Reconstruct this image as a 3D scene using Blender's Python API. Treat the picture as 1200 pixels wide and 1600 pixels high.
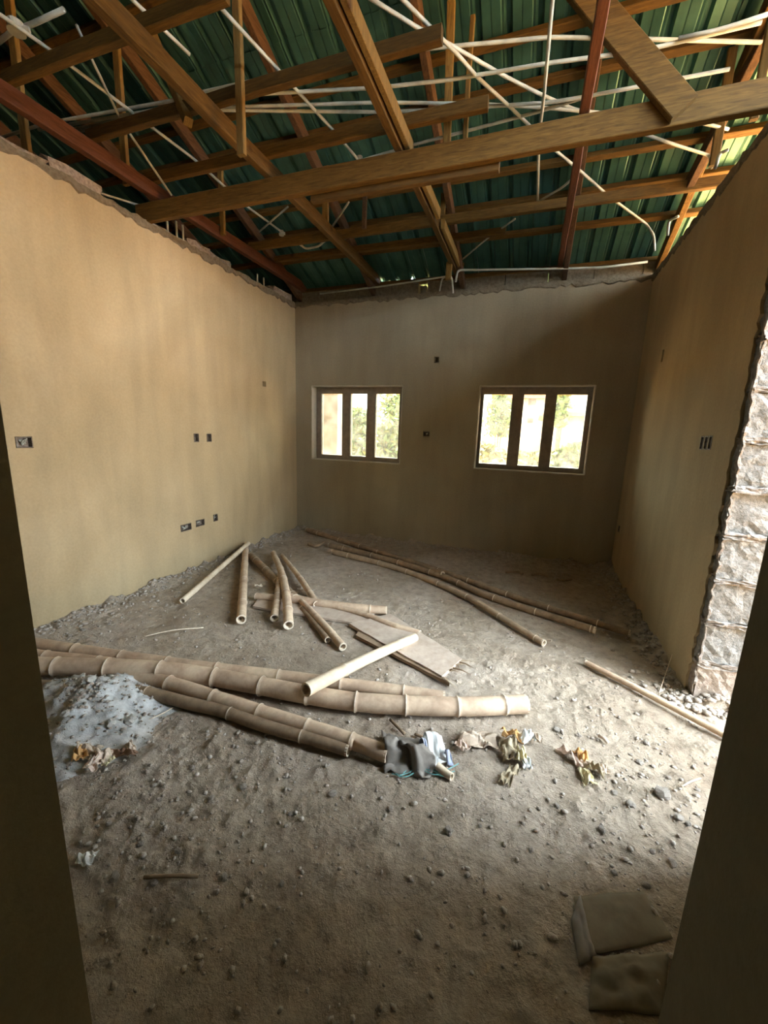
import bpy, bmesh, math, random
import numpy as np
from mathutils import Vector, Matrix
random.seed(7)
rng = np.random.default_rng(7)
S = bpy.context.scene
for o in list(bpy.data.objects): bpy.data.objects.remove(o, do_unlink=True)
COL = S.collection
PI = math.pi

# ---------------------------------------------------------------- camera
H = 1.45
FPX = 634.0
YAW, PITCH, ROLL = 0.33794583, 0.19740958, -0.03328392
def _cam_rows():
    cy, sy, cp, sp, cr, sr = math.cos(YAW), math.sin(YAW), math.cos(PITCH), math.sin(PITCH), math.cos(ROLL), math.sin(ROLL)
    f = Vector((-sy*cp, cy*cp, -sp)); r = Vector((cy, sy, 0)); d = f.cross(r)
    return cr*r+sr*d, -sr*r+cr*d, f
CR, CD, CF = _cam_rows()
cam = bpy.data.cameras.new('camera'); cob = bpy.data.objects.new('camera', cam); COL.objects.link(cob)
cam.sensor_fit = 'VERTICAL'; cam.sensor_height = 36.0; cam.sensor_width = 27.0
cam.lens = FPX/1600*36.0; cam.clip_start = 0.01; cam.clip_end = 300
cob.matrix_world = Matrix(((CR.x, -CD.x, -CF.x, 0), (CR.y, -CD.y, -CF.y, 0), (CR.z, -CD.z, -CF.z, H), (0, 0, 0, 1)))
S.camera = cob

# ---------------------------------------------------------------- world, sun, exposure
w = bpy.data.worlds.new('world'); S.world = w; w.use_nodes = True
bg = w.node_tree.nodes['Background']; bg.inputs[0].default_value = (0.78, 0.90, 1.0, 1); bg.inputs[1].default_value = 2.4
sun = bpy.data.lights.new('sun', 'SUN'); sun.energy = 7.5; sun.angle = 0.02; sun.color = (1, .88, .68)
so = bpy.data.objects.new('sun', sun); COL.objects.link(so)
so.rotation_euler = Vector((0.12, 0.42, 1)).to_track_quat('Z', 'Y').to_euler()
def portal(name, loc, rot, sx, sy):
    l = bpy.data.lights.new(name, 'AREA'); l.shape = 'RECTANGLE'; l.size = sx; l.size_y = sy
    l.cycles.is_portal = True
    o = bpy.data.objects.new(name, l); COL.objects.link(o); o.location = loc; o.rotation_euler = rot
portal('opening_portal', (1.23, 2.05, 1.3), (0, PI/2, 0), 2.65, 1.05)
portal('window_portal', (-2.25, 5.30, 1.52), (-PI/2, 0, 0), 1.3, 1.0)
portal('window_portal.001', (-0.02, 5.30, 1.52), (-PI/2, 0, 0), 1.3, 1.0)
S.view_settings.view_transform = 'Standard'; S.view_settings.look = 'None'
S.view_settings.gamma = 1.0; S.view_settings.use_curve_mapping = False
S.view_settings.exposure = 3.95

# ---------------------------------------------------------------- helpers
def ray(x, y): return CR*((x-600)/FPX) + CD*((y-800)/FPX) + CF
C0 = Vector((0, 0, H))
def at_z(x, y, z): r = ray(x, y); return C0 + r*((z-H)/r.z)
def at_y(x, y, Y): r = ray(x, y); return C0 + r*(Y/r.y)
def at_x(x, y, X): r = ray(x, y); return C0 + r*(X/r.x)
RZ0, RY0, RS = 3.2, 5.3, 0.404            # roof plane: z = RZ0 + (RY0 - y) * RS
def roof_z(y): return RZ0 + (RY0-y)*RS
def at_roof(x, y, off=0.0):
    r = ray(x, y); t = (RZ0+off+RY0*RS-H)/(r.z+RS*r.y); return C0 + r*t

def tag(o, label=None, cat=None, group=None, kind=None):
    if label: o['label'] = label
    if cat: o['category'] = cat
    if group: o['group'] = group
    if kind: o['kind'] = kind
    return o
def thing(name, loc, label, cat, group=None):
    o = bpy.data.objects.new(name, None); COL.objects.link(o); o.location = loc; o.empty_display_size = .05
    return tag(o, label, cat, group)
def link(name, me, mat=None, parent=None, smooth=False):
    if mat is not None and not me.materials: me.materials.append(mat)
    o = bpy.data.objects.new(name, me); COL.objects.link(o)
    if parent is not None:
        o.parent = parent
        o.matrix_parent_inverse = Matrix.Translation(parent.location).inverted()
    if smooth:
        me.polygons.foreach_set('use_smooth', [True]*len(me.polygons))
    return o
class MB:
    def __init__(s): s.v = []; s.f = []
    def add(s, vs, fs):
        b = len(s.v); s.v += [tuple(v) for v in vs]; s.f += [tuple(b+i for i in f) for f in fs]; return s
    def box(s, lo, hi, jit=0):
        x0, y0, z0 = lo; x1, y1, z1 = hi
        vs = [(x0,y0,z0),(x1,y0,z0),(x1,y1,z0),(x0,y1,z0),(x0,y0,z1),(x1,y0,z1),(x1,y1,z1),(x0,y1,z1)]
        if jit: vs = [tuple(c+random.uniform(-jit, jit) for c in v) for v in vs]
        return s.add(vs, [(3,2,1,0),(4,5,6,7),(0,1,5,4),(1,2,6,5),(2,3,7,6),(3,0,4,7)])
    def bar(s, a, b, wd, ht, up=Vector((0,0,1)), bev=.004, skew=0):
        """a, b = lower edge centre line; wd across, ht along up; bevelled octagon section"""
        a = Vector(a); b = Vector(b); d = (b-a).normalized()
        sd = d.cross(up).normalized(); u = sd.cross(d).normalized()
        h = wd/2
        prof = [(-h+bev,0),(h-bev,0),(h,bev),(h,ht-bev),(h-bev,ht),(-h+bev,ht),(-h,ht-bev),(-h,bev)]
        vs = []
        n = max(2, int((b-a).length/.35)+1)
        off = [Vector((random.uniform(-1,1), random.uniform(-1,1), random.uniform(-1,1)))*skew for _ in range(n)]
        for i in range(n):
            c = a.lerp(b, i/(n-1)) + off[i]
            vs += [c + sd*p + u*q for p, q in prof]
        fs = [tuple(range(7,-1,-1)), tuple((n-1)*8+k for k in range(8))]
        for i in range(n-1):
            for k in range(8): fs.append((i*8+k, i*8+(k+1)%8, (i+1)*8+(k+1)%8, (i+1)*8+k))
        return s.add(vs, fs)
    def tube(s, pts, r, n=8, caps=True):
        """r number or list"""
        pts = [Vector(p) for p in pts]; m = len(pts)
        rs = r if isinstance(r, (list, tuple)) else [r]*m
        vs = []; prev = None
        for i, p in enumerate(pts):
            t = (pts[min(i+1, m-1)]-pts[max(i-1, 0)]).normalized()
            if prev is None:
                a = Vector((0,0,1)) if abs(t.z) < .9 else Vector((1,0,0))
                prev = (a - t*a.dot(t)).normalized()
            else:
                prev = (prev - t*prev.dot(t)).normalized()
            b = t.cross(prev)
            for k in range(n):
                q = 2*PI*k/n; vs.append(p + (prev*math.cos(q)+b*math.sin(q))*rs[i])
        fs = []
        for i in range(m-1):
            for k in range(n): fs.append((i*n+k, i*n+(k+1)%n, (i+1)*n+(k+1)%n, (i+1)*n+k))
        if caps: fs += [tuple(range(n-1,-1,-1)), tuple((m-1)*n+k for k in range(n))]
        return s.add(vs, fs)
    def mesh(s, name):
        me = bpy.data.meshes.new(name); me.from_pydata(s.v, [], s.f); me.update(); return me
    def build(s, name, mat, parent=None, smooth=False):
        return link(name, s.mesh(name), mat, parent, smooth)
def spline(pts, step=.03):
    P = [Vector(p) for p in pts]
    if len(P) == 2:
        n = max(2, int((P[1]-P[0]).length/step)); return [P[0].lerp(P[1], i/n) for i in range(n+1)]
    Q = [P[0]*2-P[1]] + P + [P[-1]*2-P[-2]]; out = []
    for i in range(1, len(Q)-2):
        n = max(2, int((Q[i+1]-Q[i]).length/step))
        for k in range(n):
            t = k/n; a, b, c, d = Q[i-1:i+3]
            out.append(.5*((2*b)+(c-a)*t+(2*a-5*b+4*c-d)*t*t+(3*b-a-3*c+d)*t**3))
    out.append(P[-1]); return out
# value noise
_tab = rng.random((256, 256))
def vnoise(x, y):
    xi = np.floor(x).astype(int); yi = np.floor(y).astype(int); fx = x-xi; fy = y-yi
    fx = fx*fx*(3-2*fx); fy = fy*fy*(3-2*fy)
    a = _tab[xi % 256, yi % 256]; b = _tab[(xi+1) % 256, yi % 256]; c = _tab[xi % 256, (yi+1) % 256]; d = _tab[(xi+1) % 256, (yi+1) % 256]
    return (a*(1-fx)+b*fx)*(1-fy)+(c*(1-fx)+d*fx)*fy - .5
def fbm(x, y, sc, octv=4, gain=.5):
    o = 0; a = 1
    for k in range(octv): o = o + a*vnoise(x*sc+17.3*k, y*sc-9.1*k); sc *= 2.03; a *= gain
    return o

# ---------------------------------------------------------------- materials
def mat(name, base, rough=.8, metal=0, build=None, spec=.3):
    m = bpy.data.materials.new(name); m.use_nodes = True
    b = m.node_tree.nodes['Principled BSDF']
    b.inputs['Base Color'].default_value = (*base, 1); b.inputs['Roughness'].default_value = rough
    b.inputs['Metallic'].default_value = metal; b.inputs['Specular IOR Level'].default_value = spec
    if build: build(m.node_tree, b)
    return m
def N(t, typ, **kw):
    n = t.nodes.new(typ)
    for k, v in kw.items():
        if k.startswith('i_'):
            n.inputs[k[2:].replace('_', ' ')].default_value = v
        else: setattr(n, k, v)
    return n
def ramp(t, fac, stops):
    r = t.nodes.new('ShaderNodeValToRGB'); t.links.new(fac, r.inputs[0])
    e = r.color_ramp.elements
    while len(e) < len(stops): e.new(.5)
    for i, (p, c) in enumerate(stops): e[i].position = p; e[i].color = (*c, 1)
    return r.outputs[0]
def coords(t, scale=(1,1,1), kind='Object'):
    tc = t.nodes.new('ShaderNodeTexCoord'); mp = t.nodes.new('ShaderNodeMapping'); mp.inputs['Scale'].default_value = scale
    t.links.new(tc.outputs[kind], mp.inputs[0]); return mp.outputs[0]
def noise(t, co, scale, detail=5, rough=.55, dist=0):
    n = N(t, 'ShaderNodeTexNoise'); n.inputs['Scale'].default_value = scale; n.inputs['Detail'].default_value = detail
    n.inputs['Roughness'].default_value = rough; n.inputs['Distortion'].default_value = dist
    t.links.new(co, n.inputs['Vector']); return n.outputs[0]
def mixc(t, fac, a, b, mode='MIX'):
    m = N(t, 'ShaderNodeMix', data_type='RGBA', blend_type=mode)
    for s, v in ((m.inputs[0], fac), (m.inputs[6], a), (m.inputs[7], b)):
        if hasattr(v, 'links') or isinstance(v, bpy.types.NodeSocket): t.links.new(v, s)
        else: s.default_value = v if isinstance(v, float) else (*v, 1)
    return m.outputs[2]
def bump(t, b, h, strength=.5, dist=.01):
    n = N(t, 'ShaderNodeBump'); n.inputs['Strength'].default_value = strength; n.inputs['Distance'].default_value = dist
    t.links.new(h, n.inputs['Height']); t.links.new(n.outputs[0], b.inputs['Normal'])

def plaster_nodes(c1, c2, c3):
    def f(t, b):
        co = coords(t)
        big = noise(t, co, 1.1, 4, .5, .4)
        base = ramp(t, big, [(.32, c1), (.55, c2), (.72, c3)])
        st = noise(t, coords(t, (4, 4, .7)), 1.6, 3, .5, .3)
        stc = ramp(t, st, [(.38, (.93,.93,.93)), (.62, (1.04,1.035,1.02))])
        col = mixc(t, 1.0, base, stc, 'MULTIPLY')
        fine = noise(t, co, 60, 3, .6)
        col = mixc(t, 1.0, col, ramp(t, fine, [(.3, (.92,.92,.92)), (.7, (1.04,1.04,1.04))]), 'MULTIPLY')
        t.links.new(col, b.inputs['Base Color'])
        mx = N(t, 'ShaderNodeMath', operation='ADD'); t.links.new(st, mx.inputs[0]); t.links.new(noise(t, co, 35, 4, .6), mx.inputs[1])
        bump(t, b, mx.outputs[0], .35, .006)
    return f
M = {}
M['plaster'] = mat('plaster', (.5,.44,.36), .92, build=plaster_nodes((.33,.25,.14), (.385,.295,.17), (.43,.34,.205)))
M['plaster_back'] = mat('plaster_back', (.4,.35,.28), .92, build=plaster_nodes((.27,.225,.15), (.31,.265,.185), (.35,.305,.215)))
M['plaster_front_shade'] = mat('plaster_front_shade', (.15,.13,.08), .92, build=plaster_nodes((.13,.11,.06), (.15,.127,.07), (.17,.145,.083)))  # darker plaster copy: the doorway's shade is put into the colour
M['reveal'] = mat('reveal_plaster', (.5,.46,.38), .9, build=plaster_nodes((.46,.41,.33), (.52,.47,.38), (.56,.51,.42)))
def floor_nodes(t, b):
    co = coords(t)
    big = noise(t, co, .9, 5, .55, .6)
    base = ramp(t, big, [(.3, (.28,.215,.155)), (.48, (.38,.31,.235)), (.62, (.44,.37,.30)), (.78, (.49,.43,.37))])
    med = noise(t, co, 14, 6, .65)
    col = mixc(t, 1.0, base, ramp(t, med, [(.3, (.72,.70,.68)), (.5, (1,1,1)), (.72, (1.22,1.2,1.17))]), 'MULTIPLY')
    fine = noise(t, co, 110, 4, .7)
    col = mixc(t, 1.0, col, ramp(t, fine, [(.3, (.85,.85,.85)), (.7, (1.12,1.12,1.12))]), 'MULTIPLY')
    t.links.new(col, b.inputs['Base Color'])
    mx = N(t, 'ShaderNodeMath', operation='MULTIPLY_ADD'); t.links.new(noise(t, co, 45, 6, .7), mx.inputs[0]); mx.inputs[1].default_value = 1.2
    t.links.new(med, mx.inputs[2]); bump(t, b, mx.outputs[0], 1.0, .016)
M['floor'] = mat('dusty_earth_floor', (.3,.25,.2), .95, build=floor_nodes)
def speck(c1, c2, scale=30, bs=.5, bd=.01, dark=None):
    def f(t, b):
        co = coords(t); n = noise(t, co, scale, 6, .65)
        col = ramp(t, n, [(.33, c1), (.66, c2)])
        if dark: col = mixc(t, 1.0, col, ramp(t, noise(t, co, scale*.12, 3), [(.4, dark), (.6, (1,1,1))]), 'MULTIPLY')
        t.links.new(col, b.inputs['Base Color']); bump(t, b, n, bs, bd)
    return f
M['block'] = mat('sandcrete_block', (.45,.44,.42), .95, build=speck((.13,.127,.12), (.27,.265,.25), 42, .9, .012))
M['block_brown'] = mat('sandcrete_block_brown', (.4,.33,.27), .95, build=speck((.19,.15,.12), (.36,.30,.25), 42, .9, .012))
M['mortar'] = mat('mortar', (.5,.45,.4), .95, build=speck((.15,.125,.105), (.30,.27,.24), 38, .9, .012))
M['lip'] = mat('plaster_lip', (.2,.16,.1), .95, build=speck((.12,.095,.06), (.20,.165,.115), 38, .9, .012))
M['pile'] = mat('cement_powder', (.5,.5,.49), .95, build=speck((.36,.36,.35), (.60,.60,.59), 20, .8, .012, (.78,.72,.66)))
M['clod'] = mat('dry_clod', (.38,.33,.28), .95, build=speck((.24,.19,.15), (.50,.45,.39), 50, .8, .01))
M['clod_pale'] = mat('pale_clod', (.5,.48,.45), .95, build=speck((.42,.39,.35), (.62,.6,.56), 50, .6, .01))
def wood(c1, c2, c3, sc=(1,1,1)):
    def f(t, b):
        oi = N(t, 'ShaderNodeObjectInfo')
        tc = t.nodes.new('ShaderNodeTexCoord')
        ad = N(t, 'ShaderNodeVectorMath', operation='ADD'); t.links.new(tc.outputs['Object'], ad.inputs[0])
        cb = N(t, 'ShaderNodeCombineXYZ'); 
        ml = N(t, 'ShaderNodeMath', operation='MULTIPLY'); ml.inputs[1].default_value = 31; t.links.new(oi.outputs['Random'], ml.inputs[0])
        t.links.new(ml.outputs[0], cb.inputs[0]); t.links.new(cb.outputs[0], ad.inputs[1])
        mp = t.nodes.new('ShaderNodeMapping'); mp.inputs['Scale'].default_value = sc; t.links.new(ad.outputs[0], mp.inputs[0])
        n = noise(t, mp.outputs[0], 7, 6, .6, .8)
        col = ramp(t, n, [(.3, c1), (.5, c2), (.7, c3)])
        kn = N(t, 'ShaderNodeTexVoronoi'); kn.inputs['Scale'].default_value = 2.3; t.links.new(ad.outputs[0], kn.inputs['Vector'])
        col = mixc(t, 1.0, col, ramp(t, kn.outputs['Distance'], [(.03, (.35,.25,.2)), (.09, (1,1,1))]), 'MULTIPLY')
        vr = ramp(t, oi.outputs['Random'], [(0, (.75,.72,.7)), (1, (1.2,1.15,1.1))])
        col = mixc(t, 1.0, col, vr, 'MULTIPLY')
        t.links.new(col, b.inputs['Base Color']); bump(t, b, n, .4, .003)
    return f
OR = ((.056,.029,.005), (.092,.050,.009), (.138,.078,.016))
M['wood_x'] = mat('orange_timber', (.4,.2,.07), .75, build=wood(*OR, (1.2,12,12)))
M['wood_y'] = mat('orange_timber_lengthways', (.4,.2,.07), .75, build=wood(*OR, (12,1.2,12)))
M['wood_z'] = mat('pale_orange_timber', (.4,.2,.07), .75, build=wood((.11,.065,.016),(.165,.103,.028),(.22,.145,.045), (12,12,1.2)))
M['wood_red'] = mat('red_brown_timber', (.25,.09,.05), .75, build=wood((.07,.025,.011), (.11,.04,.018), (.15,.056,.027), (12,1.2,12)))
M['wood_dark'] = mat('dark_timber', (.12,.07,.04), .8, build=wood((.045,.024,.011), (.08,.043,.02), (.11,.06,.03), (12,1.2,12)))
def conduit_nodes(t, b):
    n = noise(t, coords(t), 9, 4, .6)
    t.links.new(ramp(t, n, [(.3, (.26,.26,.21)), (.6, (.42,.42,.35))]), b.inputs['Base Color'])
M['conduit'] = mat('white_pvc', (.7,.7,.65), .45, build=conduit_nodes)
def sheet_nodes(t, b):
    co = coords(t); n = noise(t, co, 3, 5, .6, .3)
    t.links.new(ramp(t, n, [(.3, (.030,.085,.072)), (.55, (.045,.13,.108)), (.8, (.08,.20,.17))]), b.inputs['Base Color'])
    t.links.new(ramp(t, noise(t, co, 8, 4), [(.3, (.28,.28,.28)), (.7, (.5,.5,.5))]), b.inputs['Roughness'])
M['sheet'] = mat('green_roof_sheet', (.07,.24,.17), .3, .5, sheet_nodes, .5)
def bamboo_nodes(t, b):
    co = coords(t); n = noise(t, co, 6, 5, .6, .5); m = noise(t, co, 40, 4, .6)
    col = ramp(t, n, [(.3, (.36,.25,.17)), (.5, (.50,.37,.26)), (.68, (.60,.47,.33))])
    col = mixc(t, 1.0, col, ramp(t, m, [(.3, (.88,.86,.84)), (.7, (1.08,1.08,1.08))]), 'MULTIPLY')
    t.links.new(col, b.inputs['Base Color']); bump(t, b, m, .25, .003)
M['bamboo'] = mat('dusty_bamboo', (.5,.38,.27), .7, build=bamboo_nodes)
M['bamboo_pale'] = mat('pale_bamboo', (.62,.5,.36), .65, build=speck((.50,.39,.26), (.70,.58,.43), 9, .2, .003))
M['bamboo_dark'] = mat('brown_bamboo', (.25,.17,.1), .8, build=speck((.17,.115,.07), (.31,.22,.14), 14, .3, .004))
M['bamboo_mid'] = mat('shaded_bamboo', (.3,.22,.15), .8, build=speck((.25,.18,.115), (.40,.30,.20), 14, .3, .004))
M['bamboo_in'] = mat('bamboo_inside', (.3,.2,.12), .9)
M['ring'] = mat('bamboo_node', (.7,.58,.44), .7, build=speck((.55,.44,.32), (.78,.68,.54), 60, .2, .003))
M['board'] = mat('dusty_board', (.45,.36,.28), .9, build=speck((.36,.28,.215), (.50,.41,.33), 12, .4, .004))
M['frame'] = mat('brown_aluminium_glare', (.10,.075,.055), .45, .3, build=speck((.21,.175,.14), (.30,.25,.20), 15, .05, .002), spec=.5)  # lightened: hazy glare around the windows is put into the frame colour
def glass_mat(name, tint, dusty):
    m = bpy.data.materials.new(name); m.use_nodes = True; t = m.node_tree; t.nodes.clear()
    out = N(t, 'ShaderNodeOutputMaterial'); tr = N(t, 'ShaderNodeBsdfTransparent'); tr.inputs[0].default_value = (*tint, 1)
    gl = N(t, 'ShaderNodeBsdfGlossy'); gl.inputs['Roughness'].default_value = .05
    df = N(t, 'ShaderNodeBsdfTranslucent'); df.inputs[0].default_value = (.8,.78,.7,1)
    lw = N(t, 'ShaderNodeFresnel'); lw.inputs[0].default_value = 1.45
    a = N(t, 'ShaderNodeMixShader'); b = N(t, 'ShaderNodeMixShader')
    n = noise(t, coords(t), 7, 5, .6); r = ramp(t, n, [(.4, (dusty*.4,)*3), (.75, (dusty*1.6,)*3)])
    t.links.new(r, a.inputs[0]); t.links.new(tr.outputs[0], a.inputs[1]); t.links.new(df.outputs[0], a.inputs[2])
    t.links.new(lw.outputs[0], b.inputs[0]); t.links.new(a.outputs[0], b.inputs[1]); t.links.new(gl.outputs[0], b.inputs[2])
    t.links.new(b.outputs[0], out.inputs[0]); return m
M['glass'] = glass_mat('dusty_dimming_glass', (.55,.56,.50), .06)  # tint added to dim the daylight and outdoor view, besides the dust film
M['steel'] = mat('rusty_metal_box', (.16,.13,.11), .6, .6, build=speck((.10,.075,.055), (.26,.22,.18), 60, .2, .002))
M['dark'] = mat('dark_cavity', (.05,.04,.03), .9)

# ---------------------------------------------------------------- room dimensions
XL, XR, YB, YF, ZT = -3.12, 0.985, 5.05, 0.38, 3.05
VX, VZ = 1.6, 3.55          # roof edge past the side opening, foot of the added sky blocker
TH = 0.23

def slab(name, origin, u, n, length, height, holes, mat_, thick=TH, z0=0.0, parent=None):
    """wall face at origin + s*u + z*Z, n = outward (away from room). holes: (s0, s1, z0, z1, depth or None=through)"""
    O = Vector(origin); u = Vector(u); n = Vector(n); Z = Vector((0,0,1))
    ss = sorted({0.0, length, *[h[0] for h in holes], *[h[1] for h in holes]})
    zs = sorted({z0, height, *[h[2] for h in holes], *[h[3] for h in holes]})
    def dep(i, j):
        if i < 0 or j < 0 or i >= len(ss)-1 or j >= len(zs)-1: return 'out'
        cs = (ss[i]+ss[i+1])/2; cz = (zs[j]+zs[j+1])/2
        for h in holes:
            if h[0] < cs < h[1] and h[2] < cz < h[3]: return thick if h[4] is None else h[4]
        return 0.0
    mb = MB(); P = lambda s, z, d: O + u*s + Z*z + n*d
    for i in range(len(ss)-1):
        for j in range(len(zs)-1):
            d = dep(i, j); a, b, c, e = ss[i], ss[i+1], zs[j], zs[j+1]
            if d < thick:
                mb.add([P(a,c,d),P(b,c,d),P(b,e,d),P(a,e,d)], [(0,1,2,3)])
                mb.add([P(a,c,thick),P(b,c,thick),P(b,e,thick),P(a,e,thick)], [(3,2,1,0)])
            for (ii, jj, q) in ((i-1,j,((a,c),(a,e))), (i,j-1,((b,c),(a,c)))):
                dd = dep(ii, jj)
                x = thick if dd == 'out' else dd
                if x != d:
                    (s1,z1),(s2,z2) = q; mb.add([P(s1,z1,d),P(s2,z2,d),P(s2,z2,x),P(s1,z1,x)], [(0,1,2,3)])
            if i == len(ss)-2 and d != thick: mb.add([P(b,c,d),P(b,e,d),P(b,e,thick),P(b,c,thick)], [(0,1,2,3)])
            if j == len(zs)-2 and d != thick: mb.add([P(a,e,d),P(b,e,d),P(b,e,thick),P(a,e,thick)], [(0,1,2,3)])
    o = mb.build(name, mat_, parent)
    bm = bmesh.new(); bm.from_mesh(o.data); bmesh.ops.remove_doubles(bm, verts=bm.verts, dist=1e-5)
    bmesh.ops.recalc_face_normals(bm, faces=bm.faces); bm.to_mesh(o.data); bm.free()
    return o

# ---------------------------------------------------------------- walls
# sockets: (wall, pixel centre, width, height)
SOCK_L = [((38,691), .10, .075), ((307,684), .068, .085), ((327,684), .068, .085), ((291,824), .135, .07), ((313,817), .12, .07), ((337,809), .068, .078)]
SOCK_B = [((666,678), .085, .065)]
SOCK_R = [((1093,692), .052, .085), ((1103,692), .052, .085), ((1113,692), .052, .085), ((952,810), .06, .07)]
holesL, holesB, holesR, boxes = [], [], [], []
DEP = .045
for (p, w_, h_) in SOCK_L:
    q = at_x(*p, XL); holesL.append((q.y-w_/2+1.5, q.y+w_/2+1.5, q.z-h_/2, q.z+h_/2, DEP)); boxes.append(('L', q, w_, h_))
q = at_x(413, 600, XL); holesL.append((q.y-.035+1.5, q.y+.035+1.5, q.z-.03, q.z+.03, .1))
for (p, w_, h_) in SOCK_B:
    q = at_y(*p, YB); holesB.append((q.x-w_/2-XL, q.x+w_/2-XL, q.z-h_/2, q.z+h_/2, DEP)); boxes.append(('B', q, w_, h_))
q = at_y(682, 562, YB); holesB.append((q.x-.03-XL, q.x+.03-XL, q.z-.035, q.z+.035, .1))
YR0 = 2.68
for (p, w_, h_) in SOCK_R:
    q = at_x(*p, XR)
    if p[0] > 1000:
        q.y = at_x(1103, 692, XR).y + (1103-p[0])*.0062
    else: q.y = 4.9
    holesR.append((q.y-w_/2-YR0, q.y+w_/2-YR0, q.z-h_/2, q.z+h_/2, DEP)); boxes.append(('R', q, w_, h_))
q = at_x(1035, 556, XR); holesR.append((q.y-.03-YR0, q.y+.02-YR0, q.z-.05, q.z+.05, .05))
W1 = (-2.87, -1.585, 1.035, 2.01); W2 = (-0.63, 0.595, 1.035, 2.005)
for W in (W1, W2): holesB.append((W[0]-XL, W[1]-XL, W[2], W[3], None))
wl = slab('wall_left', (XL, -1.5, 0), (0,1,0), (-1,0,0), YB+TH+1.5, ZT, holesL, M['plaster']); tag(wl, kind='structure')
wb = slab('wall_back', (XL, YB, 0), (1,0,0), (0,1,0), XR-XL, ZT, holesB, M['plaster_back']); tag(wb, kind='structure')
wr = slab('wall_right', (XR, YR0, 0), (0,1,0), (1,0,0), YB+TH-YR0, ZT, holesR, M['plaster']); tag(wr, kind='structure')
# wall over the side opening, and the short return beside the camera's doorway
OY0, OY1, OZ = 1.55, 2.56, 2.62
slab('lintel_course', (XR, OY0-.2, 0), (0,1,0), (1,0,0), YR0-OY0+.2, ZT, [], M['plaster'], z0=OZ, parent=wr)
slab('return_wall', (XR, YF, 0), (0,1,0), (1,0,0), OY0-YF, ZT, [], M['plaster'], parent=wr)
# doorway wall in front of the camera: opening the camera looks through
DX0, DX1, DZ = -1.9*YF, 0.462*YF, 2.15
wf = slab('wall_front', (XL, YF, 0), (1,0,0), (0,-1,0), XR+TH-XL, ZT, [(DX0-XL, DX1-XL, 0.0, DZ, None)], M['plaster_front_shade']); tag(wf, kind='structure')
# corridor behind the camera
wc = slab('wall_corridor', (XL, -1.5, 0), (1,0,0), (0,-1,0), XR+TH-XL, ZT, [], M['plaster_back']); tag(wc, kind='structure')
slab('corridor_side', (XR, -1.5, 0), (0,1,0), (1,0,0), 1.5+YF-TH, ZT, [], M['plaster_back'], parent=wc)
# rooms beyond the left wall, seen only as darkness over its top
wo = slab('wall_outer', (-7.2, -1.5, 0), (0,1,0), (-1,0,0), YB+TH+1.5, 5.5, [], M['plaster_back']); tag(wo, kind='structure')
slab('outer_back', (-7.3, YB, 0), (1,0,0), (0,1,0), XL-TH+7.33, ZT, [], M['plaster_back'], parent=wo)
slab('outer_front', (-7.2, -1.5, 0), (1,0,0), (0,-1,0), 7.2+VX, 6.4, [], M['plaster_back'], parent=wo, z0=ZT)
def gable(name, X, zb, parent, m, t=.12):
    ys = [-1.73, YB+TH]; vs = [(x, y, z) for x in (X, X+t) for (y, z) in ((ys[0], zb), (ys[1], zb), (ys[1], max(zb+.01, roof_z(ys[1])-.01)), (ys[0], roof_z(ys[0])-.01))]
    return MB().add(vs, [(0,1,2,3), (7,6,5,4), (0,4,5,1), (1,5,6,2), (2,6,7,3), (3,7,4,0)]).build(name, m, parent)
gable('gable_infill', -7.43, 3.0, wo, M['plaster_back'])
MB().box((-7.3, -1.6, -.12), (XL-.1, YB+TH, -.02)).build('outer_floor', M['floor'], wo)
slab('side_light_blocker', (XR+TH, 2.72, 0), (1,0,0), (0,1,0), 2.3, 4.15, [], M['plaster_front_shade'], parent=wo)  # unseen wall added to keep skylight off the foreground, dark to bounce less
slab('side_light_blocker', (XR+TH, .9, 0), (1,0,0), (0,-1,0), 2.0, ZT, [], M['plaster_front_shade'], parent=wo)  # second added wall, unseen, cuts light on the jamb and back floor
gable('gable_sky_blocker', VX, VZ, wo, M['plaster_back'])  # added board that shuts direct sky out of the gap over the right wall
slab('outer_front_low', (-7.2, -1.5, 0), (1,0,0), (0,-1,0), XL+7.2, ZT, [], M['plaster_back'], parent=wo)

def rough_box(name, lo, hi, mat_, parent, amp=.006, cuts=3, seed=0):
    bm = bmesh.new()
    bmesh.ops.create_cube(bm, size=1.0)
    lo = Vector(lo); hi = Vector(hi); sz = hi-lo
    for v in bm.verts: v.co = Vector(((v.co.x+.5)*sz.x, (v.co.y+.5)*sz.y, (v.co.z+.5)*sz.z)) + lo
    bmesh.ops.subdivide_edges(bm, edges=bm.edges, cuts=cuts, use_grid_fill=True)
    r = random.Random(seed)
    for v in bm.verts: v.co += Vector((r.uniform(-amp,amp), r.uniform(-amp,amp), r.uniform(-amp,amp)))
    me = bpy.data.meshes.new(name); bm.to_mesh(me); bm.free()
    return link(name, me, mat_, parent)
# jamb of bare blocks, course by course
zc = 0.0; k = 0
while zc < ZT-.05:
    h_ = min(.222, ZT-zc)
    m_ = M['block_brown'] if k in (0,) else M['block']
    y1 = YR0 - .003
    rough_box('concrete_block', (XR+.018+random.uniform(-.004,.004), OY1+random.uniform(-.012,.012), zc+.002), (XR+TH, y1, zc+h_), m_, wr, .006, 5, k)
    # mortar bed bulging out of the joint
    mz = zc+h_
    if mz < ZT-.03:
        rough_box('mortar_joint', (XR+.012, OY1-.012+random.uniform(-.006,.006), mz-.004), (XR+TH+.003, OY1+.1, mz+.026), M['mortar'], wr, .009, 5, 50+k)
    zc += .245; k += 1
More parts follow.
